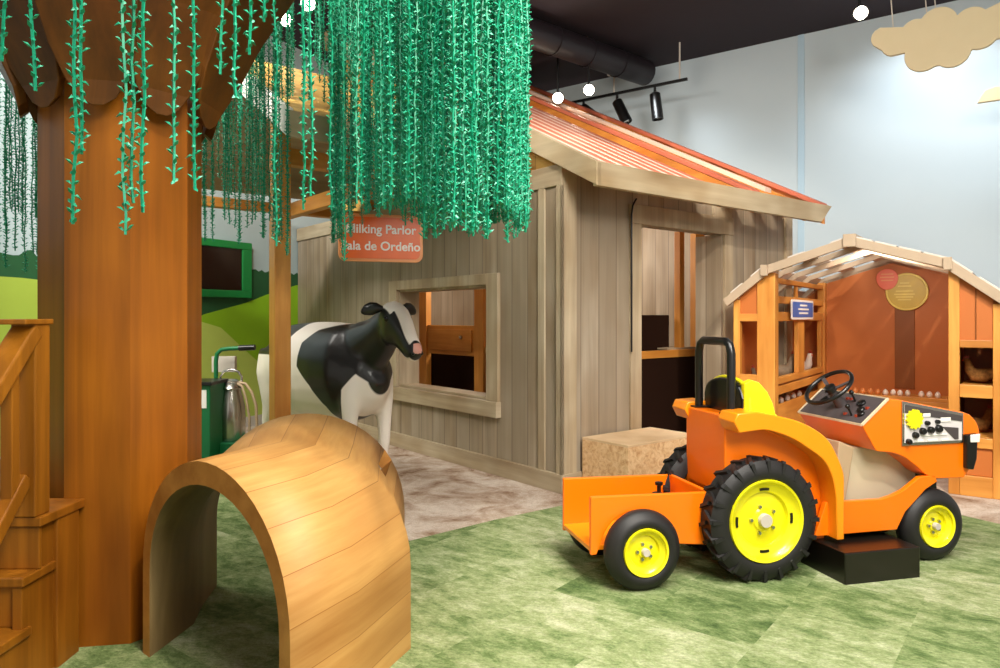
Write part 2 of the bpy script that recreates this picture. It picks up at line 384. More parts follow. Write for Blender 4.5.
# roof
th = .05
def roofbar(x0, x1, ya, yb, lift=0, t=th, bw_=None):
    z = lambda y: rz(y)+lift
    return [(x0,ya,z(ya)-t),(x1,ya,z(ya)-t),(x1,yb,z(yb)-t),(x0,yb,z(yb)-t),(x0,ya,z(ya)),(x1,ya,z(ya)),(x1,yb,z(yb)),(x0,yb,z(yb))]
YR = 4.3
b1 = MB(); b2 = MB(); x = -.02; i = 0
while x < 1.30:
    w = .115 if i % 2 == 0 else .06
    (b1 if i % 2 == 0 else b2).hexa(roofbar(x, x+w, -.40, YR, 0)); x += w+.006; i += 1
obj('roof_board', b2, M['roofwhite'], bt, bevel=.004, label='pale raised roof boards')
obj('roof_board', b1, M['salmon'], bt, bevel=.004, label='salmon pink roof boards')
for xr in (1.50, 2.02, 2.55, 2.95, 3.34):
    obj('rafter', MB().hexa(roofbar(xr, xr+.05, -.40, YR, -.02, .17)), M['rafter'], bt, bevel=.004)
for xr in (2.05, 3.31):
    obj('roof_batten', MB().hexa(roofbar(xr-.03, xr+.10, -.41, YR, .03, .045)), M['salmon'], bt, bevel=.004)
obj('roof_batten', MB().hexa(roofbar(2.58, 2.70, -.2, YR, .03, .045)), M['roofwhite'], bt, bevel=.004)
for ya in (.0, .75, 1.6, 2.7, 3.8):
    obj('purlin', MB().hexa([(1.5,ya,rz(ya)-.14),(3.36,ya,rz(ya)-.14),(3.36,ya+.3,rz(ya+.3)-.14),(1.5,ya+.3,rz(ya+.3)-.14),(1.5,ya,rz(ya)-.1),(3.36,ya,rz(ya)-.1),(3.36,ya+.3,rz(ya+.3)-.1),(1.5,ya+.3,rz(ya+.3)-.1)]), M['rafter'], bt)
for ya,yb in ((.15,1.0),(1.45,2.5),(2.9,3.9)): obj('roof_panel', MB().hexa(roofbar(2.12,2.52,ya,yb,-.035,.02)), M['pine_h'], bt, label='yellowish inner roof panel'); obj('roof_panel', MB().hexa(roofbar(2.75,3.28,ya+.25,yb+.1,-.035,.02)), M['pine_h'], bt, label='yellowish inner roof panel')  # panels added in pine tone to stand for boards lit yellow
obj('ridge_beam', MB().box((-.04,YR,rz(YR)-.2),(3.4,YR+.08,rz(YR)+.03)), M['rafter'], bt, bevel=.004)
zf = rz(-.44)
obj('eave_fascia', MB().hexa([(-.06,-.45,zf-.165),(3.22,-.45,zf-.165),(3.22,-.40,zf-.165),(-.06,-.40,zf-.165),(-.06,-.45,zf+.02),(3.44,-.45,zf+.02),(3.44,-.40,zf+.02),(-.06,-.40,zf+.02)]), M['fascia'], bt, bevel=.005)
obj('rake_fascia', MB().hexa([(-.07,-.45,zf-.165),(-.02,-.45,zf-.165),(-.02,YR,rz(YR)-.17),(-.07,YR,rz(YR)-.17),(-.07,-.45,zf+.015),(-.02,-.45,zf+.015),(-.02,YR,rz(YR)+.02),(-.07,YR,rz(YR)+.02)]), M['fascia'], bt, bevel=.005)
obj('rake_fascia', MB().hexa([(3.37,-.38,zf-.10),(3.42,-.38,zf-.10),(3.42,YR,rz(YR)-.17),(3.37,YR,rz(YR)-.17),(3.37,-.45,zf+.015),(3.42,-.45,zf+.015),(3.42,YR,rz(YR)+.02),(3.37,YR,rz(YR)+.02)]), M['rafter'], bt, bevel=.005, label='orange far gable board')
# gable framing over the window wall
for yy in (.6,1.5,2.4,3.3,4.2): obj('gable_stud', MB().box((.02,yy,2.62),(.1,yy+.09,rz(yy)-.17)), M['rafter'], bt)
obj('gable_panel', MB().prism([(.02,2.62),(YR,2.62),(YR,rz(YR)-.2),(.02,rz(.02)-.19)], 'x', .105, .12), M['shingle'], bt)
# stall inside, seen through window and door
st = thing('milking_stall', 'orange pine stall partition inside the grey barn, seen through its window', 'partition', B.loc(), B.ang)
def Bp(px,py,x): return B.px(px,py,x=x)
xs = .95
yA = Bp(417,300,xs)[1]; yB = Bp(426,300,xs)[1]; yC = Bp(474,300,xs)[1]; yD = Bp(483,300,xs)[1]; yE = Bp(489,300,xs)[1]-.1
for (a, b_) in ((yB,yA),(yD,yC)):
    obj('stall_post', MB().box((xs,a,0),(xs+.08,b_,2.3)), M['pine'], st, bevel=.005)
zt = Bp(425,325,xs)[2]; zb = Bp(425,353,xs)[2]
gt = obj('stall_gate', MB().box((xs+.02,yC,zb),(xs+.06,yB,zt)), M['pine_h'], st, bevel=.004)
obj('gate_panel', MB().box((xs,yC+.06,zb+.05),(xs+.02,yB-.06,zt-.05)), M['pine_h'], gt, bevel=.004)
obj('latch', MB().ball((xs-.01,yC+.25,zt-.14),.025), M['steel'], gt)
obj('side_rail', MB().box((xs+.02,yE-.2,zb+.05),(xs+.06,yD,zb+.12)), M['pine_h'], st)
obj('dark_lower_fill', MB().box((xs+.1,yE-.5,0),(xs+.13,yA,zb)), M['dark'], st)  # near-black sheet paints in the darkness below the gate
dk = MB().box((xs+.1,yE-.5,zt),(xs+.13,yE-.1,2.2)); obj('dark_side_fill', dk, M['dark'], st)  # near-black sheet paints in the darkness beside the posts
# shelf unit seen through the door
sh = thing('stall_shelf', 'orange pine shelf frame with dark bin and near-black fill behind the barn doorway', 'shelf', B.loc(), B.ang)
ys = .75
def Bq(px,py): return B.px(px,py,y=ys)
xa = Bq(643,300)[0]-.3; xb = Bq(701,300)[0]; zs = Bq(670,352)[2]
obj('shelf_rail', MB().box((xa,ys,zs-.06),(xb,ys+.06,zs+.02)), M['pine_h'], sh, bevel=.004)
for p0,p1 in ((678,683.5),(694,704)):
    q0 = B.px(p0+2,300,y=ys+.06)[0]; q1 = B.px(p1+1,300,y=ys+.06)[0]
    obj('shelf_post', MB().box((q0,ys+.06,0),(q1,ys+.14,2.35)), M['pine'], sh, bevel=.004)
obj('dark_bin_and_fill', MB().box((xa,ys+.2,zs),(Bq(684,300)[0],ys+.6,zs+.4)), M['dark'], sh, bevel=.01)
obj('dark_bin_and_fill', MB().box((xa,ys+.01,0),(xb+.04,ys+.6,zs-.06)), M['dark'], sh, bevel=.01)  # lower block paints in the darkness below the rail
obj('shelf_top', MB().box((Bq(672,300)[0],ys+.06,zs+.02),(xb,ys+.5,zs+.04)), M['barntrim_h'], sh)
# particle board block beside the door
ob = thing('particle_board_block', 'low particle board block with pale top beside the barn door', 'block', B.w(.25,-.5), B.ang)
obj('block_body', MB().box((-.07,-.03,0),(.77,.455,.415)), M['osb'], ob, bevel=.004)
obj('block_top', MB().box((-.07,-.03,.415),(.77,.455,.433)), M['osbtop'], ob, bevel=.003)

# ---------------------------------------------------------------- porch in front of the barn window
pt = thing('barn_porch', 'timber porch with pale eave over the cow', 'porch', B.loc(), B.ang)
PX0 = -2.0; ye, yr, yl = .55, 2.1, 3.65; ze = 2.76; pz = lambda y: ze+.55*(min(y,2*yr-y)-ye)
pp = W0.px(280,300,y=5.1); 
from math import cos
def toB(X,Y): 
    dx, dy = X-B.o[0], Y-B.o[1]; return (dx*B.c+dy*B.s, -dx*B.s+dy*B.c)
pu, pv = toB(pp[0],5.1)
obj('post', MB().box((pu-.06,pv-.06,0),(pu+.06,pv+.06,pz(pv)-.1)), M['pine'], pt, bevel=.008)
obj('post', MB().box((pu-.06,3.3,0),(pu+.06,3.42,pz(3.3)-.1)), M['pine'], pt, bevel=.008)
obj('eave_beam', MB().box((PX0+.1,3.3,2.52),(-.08,3.42,2.62)), M['pine_h'], pt, bevel=.005)
obj('eave_beam', MB().box((PX0+.1,pv-.05,2.5),(-.08,pv+.05,2.62)), M['pine_h'], pt, bevel=.005)
obj('tie_beam', MB().box((-1.0,pv,2.46),(-.9,3.4,2.6)), M['pine_h'], pt, bevel=.005)
def slab(y0,y1,x0,x1,lo,hi):
    z0,z1 = pz(y0),pz(y1)
    return [(x0,y0,z0+lo),(x1,y0,z0+lo),(x1,y1,z1+lo),(x0,y1,z1+lo),(x0,y0,z0+hi),(x1,y0,z0+hi),(x1,y1,z1+hi),(x0,y1,z1+hi)]
obj('roof_slope', MB().hexa(slab(ye,yr,PX0,-.08,0,.05)), M['shingle'], pt)
obj('roof_slope', MB().hexa(slab(yl,yr,PX0,-.08,0,.05)), M['shingle'], pt)
obj('roof_lining', MB().hexa(slab(ye+.02,yr,PX0,-.09,-.03,-.002)).hexa(slab(yl-.02,yr,PX0,-.09,-.03,-.002)), M['barntrim_h'], pt)
obj('rake_board', MB().hexa(slab(ye-.03,yr,PX0-.04,PX0,-.13,.07)), M['white'], pt, bevel=.005)
obj('rake_board', MB().hexa(slab(yl+.03,yr,PX0-.04,PX0,-.13,.07)), M['white'], pt, bevel=.005)
obj('eave_board', MB().box((PX0-.04,ye-.07,ze-.15),(-.08,ye-.03,ze+.03)), M['fascia'], pt, bevel=.005)
# hanging sign
sg = thing('milking_parlor_sign', 'orange rounded sign with white lettering hanging behind the garlands', 'sign', (-1.10,6.55,2.13), math.radians(-17))
def rrect(w, h, r, n=6):
    P = []
    for cx_,cz_,a0 in ((w/2-r,h/2-r,0),(-w/2+r,h/2-r,90),(-w/2+r,-h/2+r,180),(w/2-r,-h/2+r,270)):
        for i in range(n+1):
            a = math.radians(a0+90*i/n); P.append((cx_+r*math.cos(a), cz_+r*math.sin(a)))
    return P
sg.rotation_euler = (0,0,math.radians(17))
obj('sign_rim', MB().prism(rrect(.78,.44,.07),'y',-.005,.02), M['signrim'], sg, bevel=.006)
obj('sign_face', MB().prism(rrect(.72,.38,.05),'y',-.012,-.004), M['signor'], sg)
for tx_,tz_ in (('Milking Parlor',.078),('Sala de Ordeño',-.078)): text('lettering', tx_, .115, M['white'], sg, (.0,-.013,tz_), (PI/2,0,0), .001)
obj('sign_cord', MB().tube([(-.3,0,.2),(-.3,0,.92)],.006,6), M['black'], sg); obj('sign_cord', MB().tube([(.3,0,.2),(.3,0,.8)],.006,6), M['black'], sg)

# ================================================================ COOP
ct = thing('chicken_coop', 'orange pine chicken coop with gambrel slat roof and brown panels', 'coop', K.loc(), K.ang)
D = 2.4; AP, KN, EV = (0,2.06), (.70,1.84), (1.02,1.575)
pn = M['pine']; ph = M['pine_h']
def Cb(name, a, b_, m=pn, **k): return obj(name, MB().box(a,b_), m, ct, bevel=.005, **k)
Cb('corner_post', (-.785,0,0),(-.625,.12,1.80))
Cb('corner_post', (.70,0,0),(.775,.1,1.80))
Cb('corner_post', (-1.0,0,0),(-.94,.07,1.56)); Cb('corner_post', (.99,0,0),(1.06,.07,1.50))
Cb('corner_post', (-.745,D-.12,0),(-.665,D,1.8))
# left front wing
def prs(name, poly, y0, y1, m, **k): return obj(name, MB().prism(poly,'y',y0,y1), m, ct, **k)
prs('upper_panel', [(-.95,1.42),(-.78,1.42),(-.78,1.76),(-.95,1.6)], .02, .04, M['brown'])
Cb('wing_rail', (-.95,.0,1.36),(-.78,.05,1.43), ph); Cb('wing_rail', (-.95,-.005,.79),(-.78,.05,.87), ph)
Cb('lower_panel', (-.95,.02,0),(-.78,.04,.8), M['brown'])
# side wall, openings into the nest room
xw = -.70
for z0,z1 in ((1.53,1.60),(1.36,1.45),(.76,.82),(.66,.74)): Cb('side_rail', (xw-.04,.12,z0),(xw+.02,D-.12,z1), ph)
Cb('side_rail', (xw-.04,.12,1.72),(xw+.02,D-.12,1.77), ph)
for y0,y1 in ((.12,.33),(1.12,1.38),(2.18,2.28)): Cb('side_stud', (xw-.03,y0,.82),(xw+.015,y1,1.36))
Cb('side_stud', (xw-.03,1.1,1.6),(xw+.0,1.16,1.72))
Cb('nest_shelf', (xw-.3,.12,.70),(xw-.04,D-.12,.73), ph)
Cb('lower_side_panel', (xw-.02,.12,0),(xw,D-.12,.56), ph)
Cb('nest_shelf', (xw-.26,.12,.50),(xw-.02,D-.12,.53), ph)
Cb('outer_panel', (-1.0,.07,0),(-.98,D,1.57), M['brown'])
# right wing
prs('upper_panel', [(.775,1.22),(.99,1.22),(.99,1.56),(.775,1.74)], .02, .04, M['brown'])
Cb('panel_joint', (.875,.012,1.22),(.885,.02,1.62), M['brown_dark'])
for z0,z1 in ((1.16,1.22),(.77,.87),(.38,.46),(0,.16)): Cb('wing_rail', (.775,-.005,z0),(.99,.05,z1), ph)
Cb('lower_panel', (.775,.02,.16),(.99,.04,.38), M['brown'])
Cb('outer_panel', (1.03,.07,0),(1.05,D,1.5), M['brown'])
Cb('inner_panel', (.71,.1,0),(.73,D,1.8), M['brown'])
Cb('nest_shelf', (.775,.06,.44),(1.03,.6,.46), ph); Cb('nest_shelf', (.775,.06,.84),(1.03,.6,.86), ph)
Cb('nest_back', (.775,.6,0),(1.03,.62,1.5), M['brown_dark'])
# back wall
prs('back_wall', [(-1.0,0),(1.05,0),(1.05,1.55),(.70,1.82),(0,2.03),(-.70,1.82),(-1.0,1.55)], D, D+.03, M['brown'])
Cb('dark_strip', (.04,D-.012,.60),(.235,D,1.58), M['brown_dark'])
Cb('egg_counter', (-.665,D-.32,.50),(.71,D,.545), ph)
Cb('counter_front', (-.665,D-.32,.30),(.71,D-.29,.50), ph)
# gambrel roof
def roofseg(p, q, y0, y1, name, m, t=.02, lift=0):
    d = Vector((q[0]-p[0], q[1]-p[1])); n_ = Vector((-d.y,d.x)).normalized()
    if n_.y < 0: n_ = -n_
    a = [(p[0]+n_.x*lift, p[1]+n_.y*lift),(q[0]+n_.x*lift,q[1]+n_.y*lift),(q[0]+n_.x*(lift+t),q[1]+n_.y*(lift+t)),(p[0]+n_.x*(lift+t),p[1]+n_.y*(lift+t))]
    return obj(name, MB().prism(a,'y',y0,y1), m, ct, bevel=.003)
lp = lambda p,q,t: (p[0]+(q[0]-p[0])*t, p[1]+(q[1]-p[1])*t)
for s in (-1,1):
    A_,K_,E_ = AP, (KN[0]*s,KN[1]), (EV[0]*s*1.05,EV[1]-.03)
    for (p,q) in ((A_,K_),(K_,E_)):
        roofseg(p,q,-.06,-.02,'rake_trim',M['cooptrim'],.075,-.055)
        roofseg(p,q,D,D+.04,'rake_trim',M['cooptrim'],.075,-.055)
        for yy in (.5,1.05,1.65): roofseg(p,q,yy,yy+.04,'roof_rafter',M['cooptrim'],.05,-.04)
    n1 = 2 if s < 0 else 4
    for i in range(n1):
        roofseg(lp(A_,K_,(i+.02)/n1), lp(A_,K_,(i+(.42 if s<0 else .93))/n1), -.05, D+.04, 'roof_slat', M['cooproof'], .02, .012)
    for i in range(2):
        roofseg(lp(K_,E_,(i+.02)/2), lp(K_,E_,(i+(.6 if s<0 else .8))/2), -.05, D+.04, 'roof_slat', M['cooproof'], .02, .012)
    Cb('roof_joint', (KN[0]*s-.03,-.09,KN[1]-.07),(KN[0]*s+.03,-.06,KN[1]+.03), M['cooptrim'])
Cb('ridge_cap', (-.05,-.09,1.99),(.05,-.06,2.1), M['cooptrim'])
Cb('ridge_cap', (-.05,-.06,2.075),(.05,D+.04,2.1), M['cooptrim'])
# signs on the coop
def Kw(x,y,z): return K.w(x,y,z)
s = thing('round_sign', 'round mustard yellow sign on the brown back wall of the coop', 'sign', Kw(.16,D-.03,1.68), K.ang)
obj('sign_rim', MB().lathe([(0,-.012),(.205,-.012),(.21,0),(.205,.012),(0,.012)],(0,0,0),(0,1,0),40), M['signyelrim'], s, smooth=40)
obj('sign_face', MB().lathe([(0,-.018),(.185,-.018),(.188,-.01),(0,-.01)],(0,0,0),(0,1,0),40), M['signyel'], s, smooth=40)
dm = MB()
for i,(w,zz) in enumerate(((.09,.09),(.13,.055),(.17,.0),(.2,-.035),(.17,-.065),(.13,-.095))): dm.box((-.02-w/2,-.021,zz),(-.02+w/2,-.018,zz+.014))
obj('faint_print', dm, M['signyelrim'], s)
s = thing('heart_sign', 'small coral red tag overlapping the round yellow sign', 'sign', Kw(-.03,D-.04,1.84), K.ang)
obj('sign_face', MB().prism([(.11*math.cos(a)*1.0, .1*math.sin(a) if math.sin(a)>-.2 else .1*math.sin(a)*1.35) for a in [2*PI*i/28 for i in range(28)]],'y',-.012,.012), M['coral'], s, bevel=.003)
dm = MB()
for w,zz in ((.12,.035),(.14,.0),(.12,-.035)): dm.box((-w/2,-.0145,zz),(w/2,-.012,zz+.012))
obj('faint_print', dm, M['signrim'], s)
s = thing('blue_sign', 'small blue sign on the coop side rail above the nest openings', 'sign', Kw(xw+.05,1.12,1.475), K.ang+PI/2)
def rr2(w,h,r): return rrect(w,h,r,4)
obj('sign_rim', MB().prism(rr2(.92,.20,.03),'y',-.01,.0), M['white'], s)
obj('sign_face', MB().prism(rr2(.85,.155,.02),'y',-.014,-.009), M['blue'], s)
dm = MB()
for w,zz in ((.3,.035),(.44,-.005),(.38,-.045)): dm.box((-w/2,-.018,zz),(w/2,-.014,zz+.018))
obj('white_print', dm, M['white'], s)
# blue sign must face the aisle: its normal is +x of the coop frame
# eggs and hens
def egg_mesh(name, m):
    return MB().lathe([(.028*math.sin(PI*i/8)*(1+.12*math.cos(PI*i/8)), -.036*math.cos(PI*i/8)+.028) for i in range(9)],(0,0,0),(0,0,1),12).mesh(name, m)
ew = egg_mesh('egg', M['eggw']); eb = egg_mesh('egg', M['eggb'])
def eggs(pos, me, label, group):
    for p in pos:
        o = bpy.data.objects.new('egg', me); C.objects.link(o); o.location = Kw(*p); tag(o, label, 'egg', group)
        o.rotation_euler = (PI/2*.0,0,random.random()*6); me.polygons.foreach_set('use_smooth',[True]*len(me.polygons))
eggs([(-.32+.075*i,D-.25,.545) for i in range(4)], eb, 'brown egg on the coop back counter, left row', 'brown eggs on the back counter')
eggs([(-.0+.07*i-.02,D-.25+.03*(i%2),.545) for i in range(4)], ew, 'white egg in the middle row on the coop back counter', 'white eggs in the middle of the back counter')
eggs([(.36+.075*i-.04,D-.25,.545) for i in range(3)], ew, 'white egg in the right row on the coop back counter', 'white eggs at the right of the back counter')
eggs([(xw-.09,.6+.25*i,.53) for i in range(5)], ew, 'white egg in the low slot of the coop side wall', 'eggs in the side slot')
def hen(x,y,z,m,label,rot=0,sc=1):
    t = thing('hen', label, 'hen', Kw(x,y,z), K.ang+rot)
    b_ = MB().loft([((-.15*sc,0,.14*sc),.01,.03*sc),((-.11*sc,0,.12*sc),.035*sc,.05*sc),((-.03*sc,0,.085*sc),.065*sc,.07*sc),((.05*sc,0,.09*sc),.06*sc,.07*sc),((.09*sc,0,.14*sc),.038*sc,.045*sc),((.10*sc,0,.20*sc),.028*sc,.03*sc),((.115*sc,0,.235*sc),.03*sc,.03*sc),((.14*sc,0,.245*sc),.01*sc,.01*sc)], 12)
    obj('body', b_, m, t, smooth=70)
    obj('beak', MB().loft([((.135*sc,0,.235*sc),.010*sc,.010*sc),((.165*sc,0,.228*sc),.001,.001)],8), M['signor'], t)
    obj('comb', MB().prism([(.09*sc,.25*sc),(.10*sc,.29*sc),(.11*sc,.262*sc),(.12*sc,.29*sc),(.13*sc,.26*sc),(.14*sc,.275*sc),(.145*sc,.25*sc)],'y',-.005,.005), M['comb'], t)
    obj('tail', MB().prism([(-.13*sc,.1*sc),(-.19*sc,.17*sc),(-.17*sc,.21*sc),(-.1*sc,.15*sc)],'y',-.02*sc,.02*sc), m, t, bevel=.005)
hen(xw-.17,2.12,.73,M['hen'],'white hen in the right nest opening of the coop side wall',-.6)
hen(xw-.17,1.18,.73,M['hengrey'],'grey brown hen in the left nest opening of the coop side wall',.5,1.1)
hen(-.87,.35,.73,M['hengrey'],'grey brown hen low in the coop front left opening',PI*.8,.7)
hen(.9,.3,.86,M['straw'],'brown hen in the upper right opening of the coop',PI,.8)
hen(.88,.3,.46,M['straw'],'brown hen in the lower right opening of the coop',.4,.8)
# ================================================================ TRACTOR
tr = thing('toy_tractor', 'orange ride-on toy tractor with yellow wheels and black roll bar', 'tractor', T.loc(), T.ang)
def To(name, mb, m, parent=None, **k): return obj(name, mb, m, parent or tr, **k)
def wheel(parent, x, z, yo, side, R, Wd, rr, lugs=False, tread=False):
    """side -1: outer face towards -y"""
    s = side; c = (x, yo, z)         # yo = outer face plane
    ax = (0,-s,0)                    # axis from outer face inward
    t_ = MB()
    prof = [(rr, .012),(rr+.015,.0),(rr+(R-rr)*.45,-.006+.004),(R-.035,.008),(R-.012,.025),(R-.002 if not lugs else R-.018,.045),(R-.0 if not lugs else R-.018,Wd/2),(R-.002 if not lugs else R-.018,Wd-.045),(R-.012,Wd-.025),(R-.035,Wd-.008),(rr+.015,Wd),(rr,Wd-.012),(rr-.004,Wd-.02),(rr-.004,.02)]
    t_.rings([[tuple(p) for p in r] for r in _lr(prof, c, ax, 56)], False, True)
    if lugs:
        n = 20
        for k in range(2*n):
            a = PI*k/n; half = k % 2
            y0, y1 = (.004,Wd*.56) if half else (Wd*.44,Wd-.004)
            da = -.15 if half else .15
            # chevron lug: slanted block hugging the tyre
            def P(an, rad, off): return (x+math.cos(an)*rad, yo-s*off, z+math.sin(an)*rad)
            a0, a1 = (a+.12, a) if half else (a, a+.12)
            w_ = .038
            edge = (.10 if half else -.10)
            v = [P(a0-w_,R-.035,y0),P(a0+w_,R-.035,y0),P(a1+w_,R-.03,y1),P(a1-w_,R-.03,y1),
                 P(a0-w_*.8,R-.001,y0+.012 if half else y0),P(a0+w_*.8,R-.001,y0+.012 if half else y0),P(a1+w_*.8,R-.001,y1),P(a1-w_*.8,R-.001,y1)]
            t_.hexa(v)
            if half:   # shoulder of the lug wrapping onto the side wall
                t_.hexa([P(a0-w_,R-.075,.004),P(a0+w_*.6,R-.075,.004),P(a0+w_,R-.02,.012),P(a0-w_*.8,R-.02,.012),
                         P(a0-w_,R-.07,-.004),P(a0+w_*.5,R-.07,-.004),P(a0+w_,R-.012,.0),P(a0-w_*.8,R-.012,.0)])
    w_ob = obj('wheel', t_, M['rubber'], parent, smooth=45)
    rim = MB(); d = .045 if R > .3 else .035
    rim.rings(_lr([(rr+.006,.004),(rr+.002,-.004),(rr-.008,.0),(rr*.93,.012),(rr*.84,d*.6),(rr*.70,d*.75),(rr*.66,d*1.15),(rr*.3,d*.9),(rr*.26,d*.7),(.001,d*.7),(.001,Wd*.6),(rr*.8,Wd*.7),(rr-.004,Wd-.03),(rr-.002,Wd*.5)], c, ax, 48), False, True)
    ro = obj('rim', rim, M['yellow'], w_ob, smooth=35)
    def ringslots():
        sl = MB(); n = 4
        for k in range(n):
            a = PI/4*0+2*PI*k/n+.0
            for j in range(5):
                a0 = a-.16+.064*j; q = [(x+math.cos(b)*r_, yo-s*(d*.75-.004), z+math.sin(b)*r_) for b,r_ in ((a0,rr*.74),(a0+.07,rr*.74),(a0+.07,rr*.80),(a0,rr*.80))]
                q2 = [(p[0], p[1]+s*.006, p[2]) for p in q]; sl.hexa(q+q2)
        return sl
    if R > .3: obj('rim_slot', ringslots(), M['black'], w_ob)
    obj('hub_cap', MB().lathe([(.0,0),(rr*.16,0),(rr*.17,.006),(rr*.17,.04),(0,.04)], (x, yo-s*(d*.7-.026), z), ax, 20), M['greyhub'], w_ob, smooth=40)
    bo = MB()
    for k in range(5):
        a = 2*PI*k/5+.6; bo.lathe([(0,-.008),(.009,-.008),(.009,.006),(0,.006)], (x+math.cos(a)*rr*.34, yo-s*d*.82, z+math.sin(a)*rr*.34), ax, 8)
    obj('wheel_bolts', bo, M['steel'], w_ob)
    return w_ob
def _lr(prof, c, ax, n):
    ax = Vector(ax).normalized(); a = ax.cross(Vector((0,0,1))).normalized(); b = ax.cross(a).normalized(); c = Vector(c)
    return [[tuple(c+ax*o+(a*math.cos(2*PI*k/n)+b*math.sin(2*PI*k/n))*max(r,1e-4)) for k in range(n)] for r, o in prof]
wheel(tr, .03, .33, 0.0, -1, .328, .15, .213, lugs=True)
wheel(tr, .03, .33, .68, 1, .328, .15, .213, lugs=True)
wheel(tr, 1.165, .208, .05, -1, .207, .13, .115)
wheel(tr, 1.165, .208, .63, 1, .207, .13, .115)
To('rear_axle', MB().tube([(.03,.1,.33),(.03,.58,.33)],.04,12).tube([(1.165,.12,.208),(1.165,.56,.208)],.03,12), M['black'], smooth=40)
# rear body box
BY0, BY1 = .16, .52
To('rear_body', MB().prism([(-.14,.20),(.0,.16),(.48,.16),(.485,.5),(.45,.62),(.40,.7),(.32,.77),(.2,.83),(.05,.86),(-.10,.872),(-.14,.872)],'y',BY0-.03,BY1+.03), M['orange'], bevel=.008)
To('rear_step', MB().box((-.14,BY0,.36),(-.04,BY1,.46)), M['orange'], bevel=.006)
# fenders
outer = [(-.165,.855),(-.145,.90),(-.03,.905),(.10,.878),(.215,.848),(.325,.797),(.405,.735),(.46,.645),(.497,.555),(.50,.47),(.50,.20)]
inner = [(.455,.20),(.452,.42),(.432,.525),(.379,.625),(.28,.699),(.17,.762),(.036,.806),(-.05,.806),(-.135,.798)]
def dens(P, n=5):
    Q = []
    for i in range(len(P)-1):
        p0,p1,p2,p3 = P[max(i-1,0)],P[i],P[i+1],P[min(i+2,len(P)-1)]
        for k in range(n):
            t = k/n; Q.append(tuple(.5*((2*p1[c])+(-p0[c]+p2[c])*t+(2*p0[c]-5*p1[c]+4*p2[c]-p3[c])*t*t+(-p0[c]+3*p1[c]-3*p2[c]+p3[c])*t**3) for c in (0,1)))
    return Q+[P[-1]]
outer = outer[:2]+dens(outer[2:-1])+outer[-1:]; inner = inner[:1]+dens(inner[1:-1])+inner[-1:]
for y0,y1 in ((.0,.16),(.52,.68)):
    To('fender', MB().prism(outer+inner,'y',y0,y1), M['fender'], bevel=.006, smooth=35)
# roll bar
To('roll_bar', MB().tube([(-.08,.165,.85),(-.08,.165,1.20),(-.08,.18,1.245),(-.08,.215,1.265),(-.08,.455,1.265),(-.08,.49,1.245),(-.08,.505,1.20),(-.08,.505,.85)],.023,12), M['black'], smooth=60)
pl = MB()
for yy in (.165,.505): pl.box((-.13,yy-.04,.872),(-.03,yy+.04,.882))
To('roll_bar_foot', pl, M['black'], bevel=.003)
# seat
seat = To('seat', MB().box((.0,.17,.80),(.22,.51,.865)), M['yellow'], bevel=.02)
sb = MB()
def seatprof(w): return [(.20,w,.0)]
# back shell: arched plate, curving forward at its edges
rings_ = []
n = 14
for i in range(n+1):
    a = PI*i/n; yy = .34-.205*math.cos(a); top = .84+.215*math.sin(a)**.4
    rings_.append((yy, top))
pts = [(yy,t) for yy,t in rings_]
sb.prism([(.14,.83)]+pts[1:-1]+[(.54,.83)],'x',-.03,.005)
obj('seat_back_pad', sb, M['black'], seat, bevel=.012)
edge = MB()
secs = []
for yy,t in pts: secs.append(Vector((.012,yy,t+.004)))
edge.tube(secs,.012,8)
obj('seat_rim', edge, M['yellow'], seat, smooth=50)
wing = [(-.02,.86),(-.02,1.045),(.02,1.06),(.07,1.045),(.12,.995),(.155,.93),(.175,.86)]
obj('seat_wing', MB().prism(wing,'y',.13,.17), M['yellow'], seat, bevel=.008)
# chassis
HY0, HY1 = .07, .61
low = [(.371,.205),(.904,.205),(.96,.30),(1.10,.42),(1.18,.46),(1.163,.50),(1.06,.492),(.951,.424),(.87,.395),(.804,.382),(.50,.385),(.44,.385)]
To('chassis_side', MB().prism(low,'y',HY0,HY0+.03), M['orange'], bevel=.004)
To('chassis_side', MB().prism(low,'y',HY1-.03,HY1), M['orange'], bevel=.004)
To('chassis_floor', MB().box((.42,HY0+.03,.205),(.93,HY1-.03,.30)), M['blackbox'], bevel=.004)
To('engine_panel', MB().prism([(.62,.29),(1.16,.29),(1.16,.50),(.95,.64),(.62,.66)],'y',.20,.48), M['engine'], bevel=.01)
To('engine_front_panel', MB().prism([(.545,.29),(.63,.29),(.70,.66),(.60,.70)],'y',.16,.52), M['engine2'], bevel=.008)
To('front_bracket', MB().box((1.16,.20,.16),(1.31,.48,.50)), M['black'], bevel=.006)
# hood
hood = [(.672,.800),(.844,.940),(.924,.933),(1.359,.852),(1.409,.835),(1.455,.790),(1.478,.73),(1.47,.66),(1.43,.55),(1.366,.472),(1.163,.477),(1.094,.508),(1.05,.545),(1.005,.576),(.951,.611),(.877,.637),(.791,.648),(.765,.655)]
hood = hood[:4]+dens(hood[4:10],3)+dens(hood[10:],3)
hd = To('hood', MB().prism(hood,'y',HY0,HY1), M['orange'], bevel=.006)
